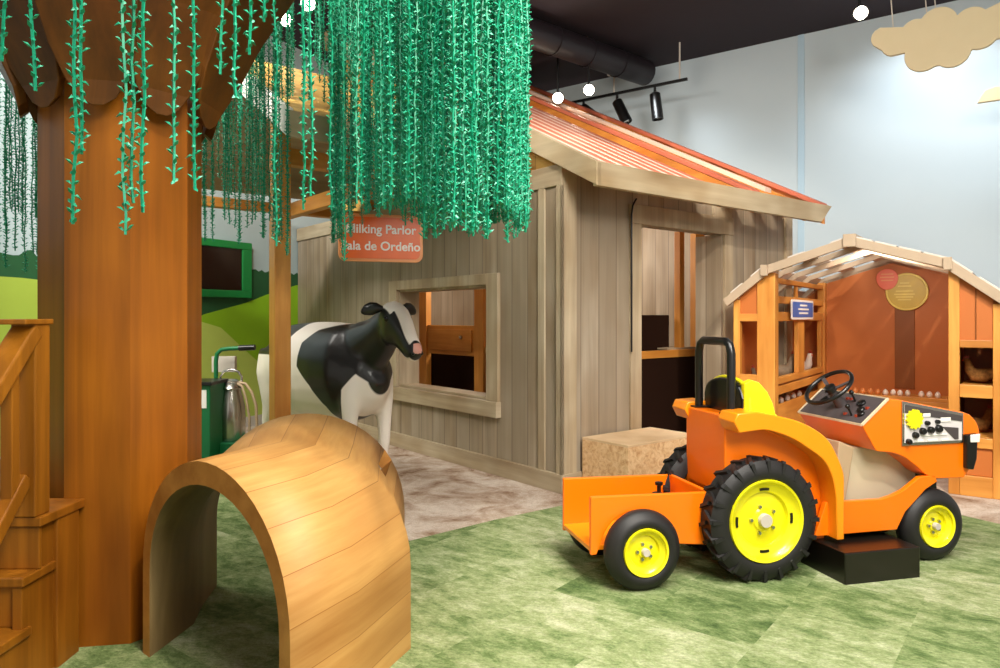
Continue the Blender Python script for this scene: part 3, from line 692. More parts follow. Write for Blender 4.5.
# dashboard: tilted slab on the sloping rear face top
dv = Vector((.844-.672,0,.940-.800)).normalized(); nv = Vector((-dv.z,0,dv.x))
def dash_pt(u, y, h): p = Vector((.672,y,.800))+dv*u+nv*h; return tuple(p)
Ld = .2217
ds = MB().hexa([dash_pt(.008,HY0+.012,.002),dash_pt(Ld-.006,HY0+.012,.002),dash_pt(Ld-.006,HY1-.012,.002),dash_pt(.008,HY1-.012,.002),
                dash_pt(.008,HY0+.012,.008),dash_pt(Ld-.006,HY0+.012,.008),dash_pt(Ld-.006,HY1-.012,.008),dash_pt(.008,HY1-.012,.008)])
dash = To('dashboard', ds, M['dash'])
eb_ = MB()
for a,b_ in (((0,HY0),(Ld,HY0)),((0,HY1),(Ld,HY1)),((0,HY0),(0,HY1)),((Ld,HY0),(Ld,HY1))): eb_.bar(dash_pt(a[0],a[1],.002),dash_pt(b_[0],b_[1],.002),.012,.012)
obj('dash_edge', eb_, M['cream'], dash)
gg = MB()
for u,y,r in ((.15,.20,.026),(.10,.16,.022),(.13,.50,.03),(.07,.13,.02)):
    gg.lathe([(0,.0),(r,0),(r,.012),(r*.8,.016),(0,.016)], dash_pt(u,y,.006), nv, 18)
obj('gauge', gg, M['black'], dash, smooth=40)
lv = MB()
for u,y in ((.16,.26),(.05,.19)):
    p = Vector(dash_pt(u,y,.006)); lv.tube([p,p+nv*.05+dv*.01],.006,8); lv.ball(p+nv*.06+dv*.012,.014)
obj('lever', lv, M['black'], dash, smooth=60)
bl = MB()
for u,y in ((.17,.30),(.17,.33),(.12,.13),(.05,.15),(.05,.24)): bl.box(tuple(Vector(dash_pt(u,y,.008))-Vector((.008,.008,.004))),tuple(Vector(dash_pt(u,y,.008))+Vector((.008,.008,.01))))
obj('toggle_switch', bl, M['comb'], dash, label='dark red toggle switches')
# steering wheel
sc_ = Vector((.675,.34,.985)); sn = Vector((-.64,0,.768)).normalized(); sa = Vector((0,1,0)); sb_ = sn.cross(sa).normalized()
sw_ = To('steering_wheel', MB().tube([sc_+(sa*math.cos(2*PI*k/40)+sb_*math.sin(2*PI*k/40))*.140 for k in range(40)],.0125,10,True), M['black'], smooth=60)
sp = MB()
for k in range(3):
    a = 2*PI*k/3+PI/2; d_ = sa*math.cos(a)+sb_*math.sin(a); sp.bar(sc_-sn*.02+d_*.02, sc_+d_*.138, .022,.008, sn)
obj('spokes', sp, M['dash'], sw_)
obj('steering_hub', MB().lathe([(0,-.035),(.02,-.035),(.035,-.03),(.035,.0),(.02,.008),(0,.008)], sc_, sn, 20), M['black'], sw_, smooth=40)
obj('steering_column', MB().tube([sc_-sn*.03, sc_-sn*.17],[.022,.045],14), M['dash'], sw_, smooth=50)
# activity panel on the near side of the hood
py_ = HY0-.004
cp = [(.93,.928),(1.352,.846),(1.352,.676),(.93,.676)]
pan = To('activity_panel', MB().prism(cp,'y',py_-.006,HY0), M['steel'], bevel=.002)
inn = [(.945,.908),(1.338,.832),(1.338,.692),(.945,.692)]
obj('panel_face', MB().prism(inn,'y',py_-.009,py_-.005), M['pface'], pan, label='pale panel face')
obj('black_top_band', MB().prism([(.945,.908),(1.338,.832),(1.338,.800),(1.06,.842),(.945,.862)],'y',py_-.012,py_-.008), M['dash'], pan)
obj('black_wedge', MB().prism([(1.20,.775),(1.31,.765),(1.31,.70),(1.285,.70)],'y',py_-.013,py_-.008), M['dash'], pan)
gr = MB(); N = 12; gc = (1.0,.825)
gp = []
for k in range(N*4):
    a = 2*PI*k/(N*4); r_ = .056 if (k%4) in (0,1) else .048; gp.append((gc[0]+r_*math.cos(a), gc[1]+r_*math.sin(a)))
gr.prism(gp,'y',py_-.026,py_-.012)
obj('yellow_gear', gr, M['yellow'], pan)
kn = MB()
for kx,kz,r_ in ((1.01,.735,.018),(.965,.70,.016),(1.06,.755,.02),(1.115,.76,.02),(1.17,.765,.022),(1.09,.80,.013),(1.16,.805,.012)):
    kn.lathe([(0,-.022),(r_*.8,-.022),(r_,-.016),(r_,0),(0,0)], (kx,py_-.008,kz), (0,1,0), 16)
obj('knob', kn, M['black'], pan, smooth=40)
wh = MB()
for kx,kz,w,h in ((1.09,.845,.05,.02),(1.22,.815,.07,.025),(1.04,.70,.06,.012),(1.13,.70,.07,.012),(1.22,.70,.05,.012),(1.15,.73,.16,.006)):
    wh.box((kx-w/2,py_-.014,kz-h/2),(kx+w/2,py_-.008,kz+h/2))
obj('white_plate', wh, M['white'], pan, bevel=.001)
# headlight
for y0,y1 in ((.035,.07),(.61,.645)):
    hl = To('headlight', MB().prism([(1.355,.725),(1.432,.73),(1.425,.585),(1.402,.52),(1.355,.53)],'y',y0,y1), M['black'], bevel=.01)
    obj('headlight_lens', MB().prism([(1.372,.725),(1.437,.728),(1.432,.68),(1.372,.682)],'y',y0-.008 if y0 < .3 else y1,y0+.002 if y0 < .3 else y1+.008), M['white'], hl, bevel=.004)
# black step in front of the tractor
solo('black_step', MB().box((0,0,0),(.47,.36,.172)), M['blackbox'], 'low black step box on the carpet between the tractor wheels', 'step', T.w(.405,-.12), T.ang, bevel=.006)

# ---------------------------------------------------------------- trailer
tl = thing('toy_trailer', 'small orange two-wheeled trailer behind the toy tractor', 'trailer', T.loc(), T.ang)
cx_, cz_, ra = -.66, .205, .19
side = [(-.903,.483),(-.21,.470),(-.21,.20),(-.455,.20)]
arc = [(cx_+ra*math.cos(a), cz_+ra*math.sin(a)) for a in [math.radians(2+i*(150)/16) for i in range(17)]]
arc = [p for p in arc if p[0] > -.86]
side = [(-.903,.483),(-.21,.470),(-.21,.185)]+arc+[(-.87,.185),(-.903,.185)]
obj('side_panel', MB().prism(side,'y',.13,.155), M['orange'], tl, bevel=.006)
obj('side_panel', MB().prism([(-.903,.483),(-.21,.470),(-.21,.185),(-.903,.185)],'y',.555,.58), M['orange'], tl, bevel=.006)
obj('front_panel', MB().box((-.25,.155,.185),(-.225,.555,.475)), M['orange'], tl, bevel=.006)
obj('bed', MB().box((-.903,.155,.20),(-.25,.555,.225)), M['fender'], tl, bevel=.004)
wheel(tl, cx_+.02, .208, .03, -1, .207, .12, .118); wheel(tl, cx_+.02, .208, .705, 1, .207, .12, .118)
obj('axle', MB().tube([(cx_,.1,.19),(cx_,.6,.19)],.025,12), M['black'], tl)
obj('drawbar', MB().bar((-.23,.355,.24),(-.13,.355,.24),.06,.05), M['black'], tl)
cl = thing('hitch_clamp', 'black clamp lying in the bed of the orange trailer', 'clamp', T.w(-.42,.36,.225), T.ang)
obj('clamp_body', MB().box((-.09,-.05,0),(.08,.05,.17)).lathe([(0,.17),(.035,.17),(.03,.2),(0,.2)],(0,0,0),(0,0,1),12), M['black'], cl, bevel=.01)
obj('handle', MB().lathe([(0,.2),(.012,.2),(.012,.235),(.022,.24),(.022,.255),(0,.26)],(0.01,0,0),(0,0,1),12).bar((-.10,0,.15),(.02,0,.185),.03,.03), M['black'], cl, smooth=40)
# ================================================================ TUNNEL
tn = thing('crawl_tunnel', 'curved honey plywood crawl tunnel on the green carpet beside the tree trunk', 'tunnel', (-.9,3.0,0), 0)
OX, OY = -.9, 3.0
def station(L, R, h, z0, inset):
    L, R = Vector(L), Vector(R); d = (R-L); w = d.length; d.normalize()
    L2, R2 = L+d*inset, R-d*inset; c = (L2+R2)/2; hw = (R2-L2).length/2; h2 = h-inset*1.4
    pts = [(L2.x,L2.y,0)]+[(L2.x,L2.y,z0*k/3) for k in (1,2)]
    for k in range(25):
        a = PI-PI*k/24; pts.append((c.x+d.x*hw*math.cos(a), c.y+d.y*hw*math.cos(a), z0+(h2-z0)*abs(math.sin(a))**.94))
    pts += [(R2.x,R2.y,z0*k/3) for k in (2,1)]+[(R2.x,R2.y,0)]
    return [Vector((p[0]-OX,p[1]-OY,p[2])) for p in pts]
keys = [((-1.48,2.93),(-.665,2.24),.868), ((-1.465,3.08),(-.52,2.60),.862), ((-1.45,3.22),(-.375,2.97),.855), ((-1.50,3.42),(-.485,3.42),.872), ((-1.53,3.66),(-.51,3.78),.893)]
def st_all(inset): return [station(a,b_,h,.36,inset) for a,b_,h in keys]
So, Si = st_all(0), st_all(.062)
def surf(S, skip=()):
    vs = [p for r in S for p in r]; n = len(S[0]); fs = []
    for i in range(len(S)-1):
        for k_ in range(n-1):
            if (i,k_) in skip: continue
            fs.append((i*n+k_, i*n+k_+1, (i+1)*n+k_+1, (i+1)*n+k_))
    return vs, fs
hole = {(3,22)}
def shell_mesh():
    v1,f1 = surf(So, hole); v2,f2 = surf(Si, hole); n1 = len(v1); n = len(So[0])
    me = bpy.data.meshes.new('tunnel_shell'); edges = []
    fs = list(f1); mi = [0]*len(f1)
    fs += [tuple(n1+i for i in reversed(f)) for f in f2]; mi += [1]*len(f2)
    for i in (0, len(So)-1):
        for k_ in range(n-1):
            a,b_ = i*n+k_, i*n+k_+1; fs.append((a,n1+a,n1+b_,b_) if i == 0 else (a,b_,n1+b_,n1+a)); mi.append(2)
    # rim of the small cut-out
    i = 3; ks = (19,21)
    loop = [(i,22),(i,23),(i+1,23),(i+1,22)]
    for q in range(len(loop)):
        a = loop[q][0]*n+loop[q][1]; b_ = loop[(q+1)%4][0]*n+loop[(q+1)%4][1]
        fs.append((a,b_,n1+b_,n1+a)); mi.append(2)
    me.from_pydata(v1+v2, [], fs)
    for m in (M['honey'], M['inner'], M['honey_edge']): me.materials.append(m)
    uv = me.uv_layers.new(name='UVMap')
    # arc length round the arch / distance along the axis
    def uvs(S):
        U = []; acc_y = 0
        for i,r in enumerate(S):
            acc = 0; 
            if i: acc_y += (S[i][14]-S[i-1][14]).length
            for k_,p in enumerate(r):
                if k_: acc += (r[k_]-r[k_-1]).length
                U.append((acc+.02, acc_y))
        return U
    Uo, Ui = uvs(So), uvs(Si); U = Uo+Ui
    for p,m_ in zip(me.polygons, mi):
        p.material_index = m_
        for li in p.loop_indices: uv.data[li].uv = U[me.loops[li].vertex_index]
        if m_ < 2: p.use_smooth = True
    me.validate(); return me
obj('tunnel_shell', shell_mesh(), None, tn)

# ================================================================ STAIRS
sr = thing('play_stairs', 'wooden play stairs with handrail left of the tree trunk', 'stairs', (-1.76,2.45,0), 0)
SM = M['stair']
def Sb(name, a, b_, **k): return obj(name, MB().box(a,b_), SM, sr, bevel=.005, **k)
# local: x to the right (stairs lie at x<0), y climbs away
Sb('tread', (-1.0,-.03,.205),(.0,.21,.24)); Sb('tread', (-1.0,.16,.40),(.0,.40,.435)); 
Sb('riser', (-1.0,.0,0),(-.02,.02,.205)); Sb('riser', (-1.0,.19,.24),(-.02,.21,.40)); Sb('riser', (-1.0,.252,.435),(.0,.268,.60))
Sb('platform', (-1.0,.24,.60),(.012,.53,.637)); Sb('platform', (-1.0,.53,.60),(-.42,1.35,.637))
obj('stringer', MB().prism([(.0,0),(.36,0),(.36,.60),(.27,.60),(.27,.40),(.17,.40),(.17,.205),(0,.205)],'x',-.05,-.012), SM, sr, bevel=.004)
Sb('platform_side', (-.03,.355,0),(.005,.50,.60)); Sb('platform_side', (-.46,.53,0),(-.43,1.3,.60))
obj('newel_post', MB().box((-.10,.235,.637),(-.005,.325,1.375)), SM, sr, bevel=.006)
obj('newel_cap', MB().box((-.108,.17,1.372),(.003,.335,1.392)), SM, sr, bevel=.004)
obj('handrail', MB().bar((-.05,.26,1.35),(-.05,-.63,.41),.095,.06), SM, sr, bevel=.008)
obj('lower_rail', MB().bar((-.05,.235,.79),(-.05,-.38,.13),.05,.055), SM, sr, bevel=.006)
for i,yy in enumerate((.165,.06,-.05,-.16)):
    obj('baluster', MB().box((-.075,yy-.022,(.79-(.235-yy)*1.07)),(-.03,yy+.022,1.32-(.26-yy)*1.06)), SM, sr, bevel=.004)

# ================================================================ TREE
TX, TY = -1.755, 3.30
tree = thing('play_tree', 'tall eight-sided stained wood tree trunk with flaring plank brackets at its top', 'tree', (TX,TY,0), 0)
def ngon(r, a0=math.radians(0), n=8): return [(r*math.cos(a0+2*PI*k/n), r*math.sin(a0+2*PI*k/n)) for k in range(n)]
cam_az = math.atan2(-TY, -TX)          # direction from trunk to camera
rot = cam_az+math.radians(4)
TR = .338
obj('trunk', MB().prism(ngon(TR, rot),'z',0,4.1), M['trunk'], tree, bevel=.006)
# slim corner strips up the trunk
# flaring planks
nb = 10
for k in range(nb):
    a = rot+math.radians(18)+2*PI*k/nb
    ca, sa_ = math.cos(a), math.sin(a)
    P = lambda r,t,z: (ca*r-sa_*t, sa_*r+ca*t, z)
    prof = [(TR+.01, 2.30, .02),(TR+.015,2.33,.07),(TR+.03,2.40,.115),(.42,2.52,.16),(.52,2.74,.20),(.74,3.12,.28),(.95,3.45,.36),(1.1,3.65,.42)]
    R = []
    off = .02*(k%2)
    for r,z,hw in prof:
        r += off; R.append([P(r,-hw,z),P(r,hw,z),P(r+.035,hw,z-.03),P(r+.035,-hw,z-.03)])
    obj('bracket_plank', MB().rings(R), M['bracket'], tree, bevel=.006)
# strut boards rising outward beside the trunk
for a_deg in (-4, 176):
    pass

# ================================================================ GARLANDS
RT = 3.85
ring = thing('canopy_hoop', 'dark hoop frame high on the tree that carries the green garlands', 'frame', (TX,TY,RT), 0)
for r in (1.18,1.32,1.45,1.66,1.87):
    obj('hoop', MB().tube([(r*math.cos(2*PI*k/64), r*math.sin(2*PI*k/64), 0) for k in range(64)], .015, 6, True), M['ceil'], ring)
for k in range(8):
    a = 2*PI*k/8; obj('hoop_arm', MB().bar((.33*math.cos(a),.33*math.sin(a),0),(1.87*math.cos(a),1.87*math.sin(a),0),.03,.03), M['ceil'], ring)
def strand(L, seed, step=.020, ll=.025):
    r = random.Random(seed); mb = MB()
    sway = [r.uniform(-.006,.006) for _ in range(40)]
    def cx(z): i = min(int(-z/.1), 38); f = -z/.1-i; return (sway[i]*(1-f)+sway[i+1]*f, sway[(i*7)%39]*(1-f)+sway[((i+1)*7)%39]*f)
    pts = []
    z = 0
    while z > -L: x,y = cx(z); pts.append((x,y,z)); z -= .1
    x,y = cx(-L); pts.append((x,y,-L))
    mb.tube(pts, .004, 4)
    z = -.01; a = 0
    while z > -L:
        x,y = cx(z); a += 1.25+r.uniform(-.35,.35)
        for q in range(2):
            b_ = a+PI*q+r.uniform(-.3,.3); l = ll*r.uniform(.75,1.2); dz = r.choice((-.5,.55,.6,.7))*l
            ca,sa_ = math.cos(b_), math.sin(b_)
            tip = (x+ca*l, y+sa_*l, z+dz); mid = (x+ca*l*.5, y+sa_*l*.5, z+dz*.45)
            w = .0055
            n = len(mb.v)
            mb.v += [(x,y,z-.002),(mid[0]-sa_*w,mid[1]+ca*w,mid[2]),(mid[0]+sa_*w,mid[1]-ca*w,mid[2]),(mid[0],mid[1],mid[2]+.007),tip]
            mb.f += [(n,n+1,n+3),(n,n+3,n+2),(n,n+2,n+1),(n+4,n+3,n+1),(n+4,n+2,n+3),(n+4,n+1,n+2)]; mb.m += [0]*6
        z -= step
    me = bpy.data.meshes.new('garland'); me.from_pydata(mb.v,[],mb.f); me.materials.append(M['leaf']); me.update(); return me
cache = {}
def get_strand(L, v):
    q_ = .03 if v == 5 else .12; key = (round(L/q_), v)
    if key not in cache: cache[key] = strand(key[0]*q_, key[0]*10+v, .024 if v == 5 else .016, .020 if v == 5 else .021)
    return cache[key]
G = 0
def hang(X, Y, zb, label, group, v=None, name='garland'):
    global G
    v = random.randrange(3) if v is None else v
    me = get_strand(RT-zb, v if v != 'near' else 5); o = bpy.data.objects.new(name, me); C.objects.link(o)
    o.location = (X, Y, RT); o.rotation_euler = (0,0,random.random()*6.28)
    tag(o, label, 'garland', group); G += 1; return o
def ybot(px):
    r = random.random()
    if px < 45: return random.uniform(205,272)
    if px < 190: return random.uniform(150,260)
    if px < 240: return random.uniform(195,250) if r < .7 else random.uniform(110,190)
    if px < 263: return random.uniform(180,235) if r < .6 else random.uniform(90,150)
    if px < 290: return random.uniform(225,252) if r < .8 else random.uniform(120,220)
    if px < 332: return random.uniform(50,110)
    if px < 352: return random.uniform(205,262)
    if px < 425: return random.uniform(180,222)
    return random.uniform(212,231)
def place(phi, r, label, group, lim=None):
    X = TX+r*math.cos(phi); Y = TY+r*math.sin(phi); px = CX+F*X/Y
    if px > 528 or px < -20: return
    if lim and not (lim[0] <= px <= lim[1]): return
    yb = ybot(px); zb = H-(yb-HY)/F*Y
    zb = max(1.55, min(zb, 3.5))
    hang(X, Y, zb, label, group)
dl = 'teal green plastic leaf garland in the dense curtain right of the trunk'
for i in range(185):
    phi = math.radians(random.uniform(-34, 74)); place(phi, random.choice((1.45,1.66,1.87,1.87))+random.uniform(-.04,.04), dl, 'garlands of the dense curtain', (332,528))
for i in range(34):   # near side edge of the curtain
    phi = math.radians(random.uniform(-22, 30)); place(phi, 1.87+random.uniform(-.05,.02), dl, 'garlands of the dense curtain', (440,528))
sl = 'thin teal green garland hanging between the trunk and the timber post'
for i in range(60):
    phi = math.radians(random.uniform(66, 108)); place(phi, random.choice((1.45,1.66,1.87)), sl, 'garlands between trunk and post', (190,291))
for i in range(18):
    phi = math.radians(random.uniform(55, 100)); place(phi, random.choice((1.45,1.66,1.87)), 'short teal garland ending high above the timber post', 'short garlands above the post', (291,332))
for i in range(26):
    phi = math.radians(random.uniform(126, 146)); place(phi, random.choice((1.45,1.66,1.87)), 'teal green garland hanging left of the trunk before the painted wall', 'garlands left of the trunk', (-20,46))
# the rest of the curtain, past the three hundred nearest
rest = MB(); nrest = 0
for i in range(330):
    phi = math.radians(random.uniform(-30, 112) if i < 290 else random.uniform(126,146)); r = random.choice((1.45,1.66,1.87))+random.uniform(-.05,.05)
    X = r*math.cos(phi); Y = r*math.sin(phi); px = CX+F*(TX+X)/(TY+Y)
    if not -20 < px < 526: continue
    if px < 330 and random.random() < .5: continue
    zb = max(1.6, H-(ybot(px)-6-HY)/F*(TY+Y)); me = get_strand(RT-zb, random.randrange(3))
    a = random.random()*6.28; ca, sa_ = math.cos(a), math.sin(a)
    rest.add([(X+v.co.x*ca-v.co.y*sa_, Y+v.co.x*sa_+v.co.y*ca, v.co.z) for v in me.vertices], [tuple(p.vertices) for p in me.polygons])
rm_ = bpy.data.meshes.new('garland_curtain'); rm_.from_pydata(rest.v, [], rest.f); rm_.materials.append(M['leaf'])
ro_ = bpy.data.objects.new('garland_curtain', rm_); C.objects.link(ro_); ro_.location = (TX,TY,RT); ro_['kind'] = 'stuff'
tag(ro_, 'mass of thin teal green garlands filling the rows of the curtain', 'garland curtain')
# single garlands in front, each placed where it hangs
front = [(32,1.75,92,'lone short garland at the top left of the trunk, nearest the picture edge'),
 (4,1.8,60,'short garland at the very left above the stairs'),
 (74,1.75,221,'left garland of the pair hanging in front of the trunk, by its left face'),
 (82,1.78,150,'right garland of the pair hanging in front of the trunk, by its left face'),
 (124,1.72,232,'longest garland in front of the middle of the trunk'),
 (133,1.8,205,'middle garland of the three in front of the middle of the trunk'),
 (143,1.76,212,'right garland of the three in front of the middle of the trunk'),
 (174,1.85,186,'single garland in front of the right part of the trunk'),
 (194,1.95,186,'garland hanging along the right edge of the trunk'),
 (222,1.9,80,'short garland just right of the trunk brackets'),
 (236,1.9,100,'second short garland right of the trunk brackets'),
 (250,2.0,60,'third short garland right of the trunk brackets'),
 (265,2.2,20,'fourth short garland right of the trunk brackets'),
 (276,2.6,250,'long garland hanging over the left edge of the timber post'),
 (304,2.5,213,'garland just right of the timber post'),
 (311,2.4,200,'slightly shorter garland just right of the timber post'),
 (331,2.7,206,'garland between the timber post and the orange sign'),
 (344,2.9,262,'long garland in front of the left end of the orange sign'),
 (380,2.9,214,'thick garland in front of the orange sign, nearer than the curtain'),
 (398,3.0,208,'near garland above the right end of the orange sign'),
 (520,2.9,226,'outermost garland at the right edge of the curtain, nearer row'),
 (460,2.7,222,'near garland in the right half of the curtain')]
for px,Y,yb,lab in front:
    hang((px-CX)/F*Y, Y, H-(yb-HY)/F*Y, lab, None, 'near')

# ================================================================ COW
cow_o = (-1.385,5.75); cow_a = math.atan2(-.687,.73)
cow = thing('model_cow', 'life-size black and white model cow standing under the barn porch', 'cow', (cow_o[0],cow_o[1],0), cow_a)
cb = MB()
trunk = [(-.84,1.12,.07,.06),(-.81,1.10,.17,.15),(-.74,1.05,.27,.23),(-.62,1.005,.345,.29),(-.35,.975,.385,.33),(-.05,.965,.40,.345),(.2,.965,.395,.33),(.4,.975,.38,.29),(.52,1.0,.33,.23),(.60,1.03,.27,.18),(.65,1.06,.2,.13),(.68,1.08,.08,.06)]
cb.loft([((x*.91 if x < 0 else x*.92,0,z),w,h) for x,z,h,w in trunk], 20)
HX = -.0
cb.loft([((.36,0,1.10),.17,.24),((.52,0,1.16),.15,.23),((.66,0,1.24),.12,.18),((.77,0,1.33),.10,.15),((.85,0,1.38),.09,.12)], 16)
# head: poll to muzzle, turned a little to its right
HA = math.radians(-7); HP = (.74,0); HS = .0; HKs = .97
def hr(p):
    dx, dy = (p[0]-HP[0])*HKs, (p[1]-HP[1])*HKs; c_, s_ = math.cos(HA), math.sin(HA)
    return (HP[0]+HS+dx*c_-dy*s_, HP[1]+dx*s_+dy*c_, 1.46+(p[2]-1.44)*HKs)
def unhead(x, y):
    dx, dy = x-HP[0]-HS, y-HP[1]; c_, s_ = math.cos(-HA), math.sin(-HA)
    return (HP[0]+(dx*c_-dy*s_)/HKs, HP[1]+(dx*s_+dy*c_)/HKs)
k0 = len(cb.v)
cb.loft([((.77,0,1.43),.07,.06),((.82,0,1.42),.105,.10),((.89,0,1.36),.112,.125),((.955,0,1.285),.098,.128),((1.02,0,1.22),.082,.108),((1.08,0,1.165),.074,.092),((1.125,0,1.13),.076,.084),((1.165,0,1.10),.064,.062),((1.185,0,1.085),.035,.035)], 16)
for s in (-1,1):   # jaw cheek, brow
    cb.ball((.89,s*.055,1.26),.085,12,8,(1.2,.7,1.15))
for i in range(k0, len(cb.v)): cb.v[i] = hr(cb.v[i])
def leg(pts): cb.loft(pts, 12, up=(1,0,0))
for s in (-1,1):
    cb.loft([((.50,s*.10,1.12),.05,.10),((.50,s*.125,1.0),.075,.14),((.50,s*.15,.78),.075,.11),((.51,s*.16,.62),.055,.07),((.52,s*.155,.46),.05,.052),((.515,s*.155,.42),.052,.055),((.51,s*.155,.34),.036,.036),((.51,s*.155,.17),.034,.036),((.515,s*.155,.12),.042,.045),((.53,s*.155,.07),.036,.04),((.54,s*.155,.045),.05,.055),((.545,s*.155,.0),.055,.065)], 12, up=(1,0,0))
    cb.loft([((-0.564,s*.16,1.12),.12,.2),((-0.573,s*.19,.92),.115,.20),((-0.582,s*.19,.76),.085,.15),((-0.628,s*.18,.62),.06,.09),((-0.701,s*.175,.50),.045,.06),((-0.696,s*.17,.44),.042,.052),((-0.678,s*.17,.3),.035,.038),((-0.669,s*.17,.16),.034,.036),((-0.660,s*.17,.11),.044,.046),((-0.646,s*.17,.06),.038,.042),((-0.637,s*.17,.04),.05,.055),((-0.632,s*.17,0),.055,.065)], 12, up=(1,0,0))
cb.ball((-.45,0,.62),.15,12,8,(1.1,.8,.75))
me = cb.mesh('cow_body', M['black']); tmp = bpy.data.objects.new('cow_tmp', me); C.objects.link(tmp)
rm = tmp.modifiers.new('r','REMESH'); rm.mode = 'VOXEL'; rm.voxel_size = .016
sm = tmp.modifiers.new('s','SMOOTH'); sm.factor = .6; sm.iterations = 24
dg = bpy.context.evaluated_depsgraph_get(); body = bpy.data.meshes.new_from_object(tmp.evaluated_get(dg)); bpy.data.objects.remove(tmp)
body.name = 'body'; body.materials.clear()
k = NT('cow_hide', .38, coat=.2); at = k.n('ShaderNodeAttribute'); at.attribute_name = 'hide'
k.color(k.mix(k.step(at.outputs['Fac'], .42, .58), lin('0f0d0c'), lin('f0e6dc'))); M['hide'] = k.m
body.materials.append(M['hide']); body.materials.append(M['pink']); body.materials.append(M['hoof'])
def inpoly(x, y, P):
    c = False; j = len(P)-1
    for i in range(len(P)):
        if (P[i][1] > y) != (P[j][1] > y) and x < (P[j][0]-P[i][0])*(y-P[i][1])/(P[j][1]-P[i][1])+P[i][0]: c = not c
        j = i
    return c
shoulder = [(.42,1.50),(.30,1.345),(.12,1.30),(.03,1.2),(.05,1.02),(.20,.88),(.30,.72),(.34,.45),(.48,.45),(.48,.72),(.49,.86),(.60,.98),(.66,.92),(.70,.7),(.95,.6),(1.3,.9),(1.3,1.6)]
rump = [(-1.2,1.5),(-.12,1.5),(-.16,1.3),(-.24,1.15),(-.4,1.09),(-1.2,1.08)]
patch2 = [(-.40,1.15),(-.22,1.22),(-.15,1.0),(-.3,.85),(-.45,.95)]
def sd(x, y, P):
    d = 9
    for i in range(len(P)):
        a, b_ = Vector(P[i-1]), Vector(P[i]); e = b_-a; q = Vector((x,y))-a
        t = max(0,min(1,q.dot(e)/e.dot(e))); d = min(d,(q-e*t).length)
    return d if inpoly(x,y,P) else -d
at_ = body.attributes.new('hide','FLOAT','POINT')
vals = []
for v in body.vertices:
    x,y,z = v.co
    hx, hy = unhead(x, y)
    w = .5-max(sd(x,z,shoulder), sd(x,z,rump), sd(x,z,patch2) if y > .12 else -1)/.05
    if hx > .78 and z > 1.0:      # head
        z = 1.44+(z-1.46)/HKs; t_ = (hx-.80)/.38; top = 1.50-.40*t_   # line of the forehead and nose
        hwid = .088 if t_ < .4 else .070-.022*t_
        w = .5+min(hwid-abs(hy), z-(top-.125), (t_-.0)*.4, (.93-t_)*.4)/.03
    vals.append(w)
at_.data.foreach_set('value', vals)
for p in body.polygons:
    p.use_smooth = True; c = p.center
    if c.z < .05: p.material_index = 2
    if unhead(c.x,c.y)[0] > 1.165 and 1.44+(c.z-1.46)/.97 > 1.115 and abs(unhead(c.x,c.y)[1]) < .035: p.material_index = 1
bo = obj('body', body, None, cow)
for s in (-1,1):
    e = MB().loft([((.83,s*.085,1.44),.02,.022),((.82,s*.13,1.445),.024,.042),((.81,s*.165,1.44),.022,.05),((.80,s*.20,1.43),.018,.042),((.795,s*.228,1.415),.01,.024),((.79,s*.24,1.41),.004,.008)],12, up=(0,0,1))
    e.v = [hr(p) for p in e.v]
    obj('ear', e, M['black'], cow, smooth=70)
    obj('eye', MB().ball(hr((.915,s*.098,1.365)),.021,12,8), M['eye'], cow, smooth=80)
    obj('nostril', MB().ball(hr((1.178,s*.036,1.115)),.013,8,6), M['black'], cow, smooth=80)
obj('tail', MB().tube([(-.74,0,1.28),(-.80,0,1.2),(-.82,0,1.0),(-.81,0,.75),(-.80,0,.6)],[.028,.022,.016,.014,.012],8).loft([((-.80,0,.62),.014,.014),((-.80,0,.52),.035,.035),((-.80,0,.40),.02,.02),((-.80,0,.36),.004,.004)],8), M['black'], cow, smooth=60)

# ================================================================ MILK CAN STAND AND CART
mc = thing('milk_can', 'stainless milking can with bail handle beside the green stand', 'milk can', (W0.px(231,400,y=6.6)[0],6.6,.26), 0)
obj('can_body', MB().lathe([(0,0),(.125,0),(.13,.01),(.13,.20),(.125,.30),(.105,.40),(.088,.455),(.085,.47),(.0,.47)],(0,0,0),(0,0,1),32), M['steel'], mc, smooth=40)
obj('lid', MB().lathe([(0,.47),(.11,.47),(.115,.48),(.10,.50),(.09,.535),(.05,.56),(0,.565)],(0,0,0),(0,0,1),32), M['steel'], mc, smooth=40)
obj('bail_handle', MB().tube([(-.10+.0,0,.50),(-.10,0,.58),(-.07,0,.63),(0,0,.65),(.07,0,.63),(.10,0,.58),(.10,0,.50)],.012,8), M['steel'], mc, smooth=60)
obj('milk_hose', MB().tube([(.08,-.02,.53),(.14,-.02,.52),(.20,-.02,.44),(.24,-.02,.32),(.25,-.02,.1),(.22,-.02,.0)],.014,8).tube([(.06,-.04,.53),(.12,-.05,.50),(.16,-.05,.38),(.19,-.05,.2),(.19,-.05,.0)],.012,8), M['engine2'], mc, smooth=60)
gs = thing('green_pipe_stand', 'green tubular stand with black grip behind the milk can', 'stand', (W0.px(216,400,y=6.7)[0],6.7,0), 0)
obj('stand_pipe', MB().tube([(0,0,0),(0,0,.98),(.01,0,1.05),(.05,0,1.09),(.12,0,1.1),(.36,0,1.11)],.02,12), M['greenpaint'], gs, smooth=60)
obj('grip', MB().tube([(.22,0,1.105),(.37,0,1.112)],.027,12), M['black'], gs, smooth=60)
obj('stand_base', MB().box((-.12,-.28,0),(.5,.15,.255)), M['greenpaint'], gs, bevel=.008)
gc_ = thing('green_cabinet', 'low green cabinet with white label behind the trunk', 'cabinet', (W0.px(200,400,y=6.3)[0],6.3,0), 0)
obj('cabinet_body', MB().box((-.35,-.1,0),(.13,.25,.80)), M['greenpaint'], gc_, bevel=.008)
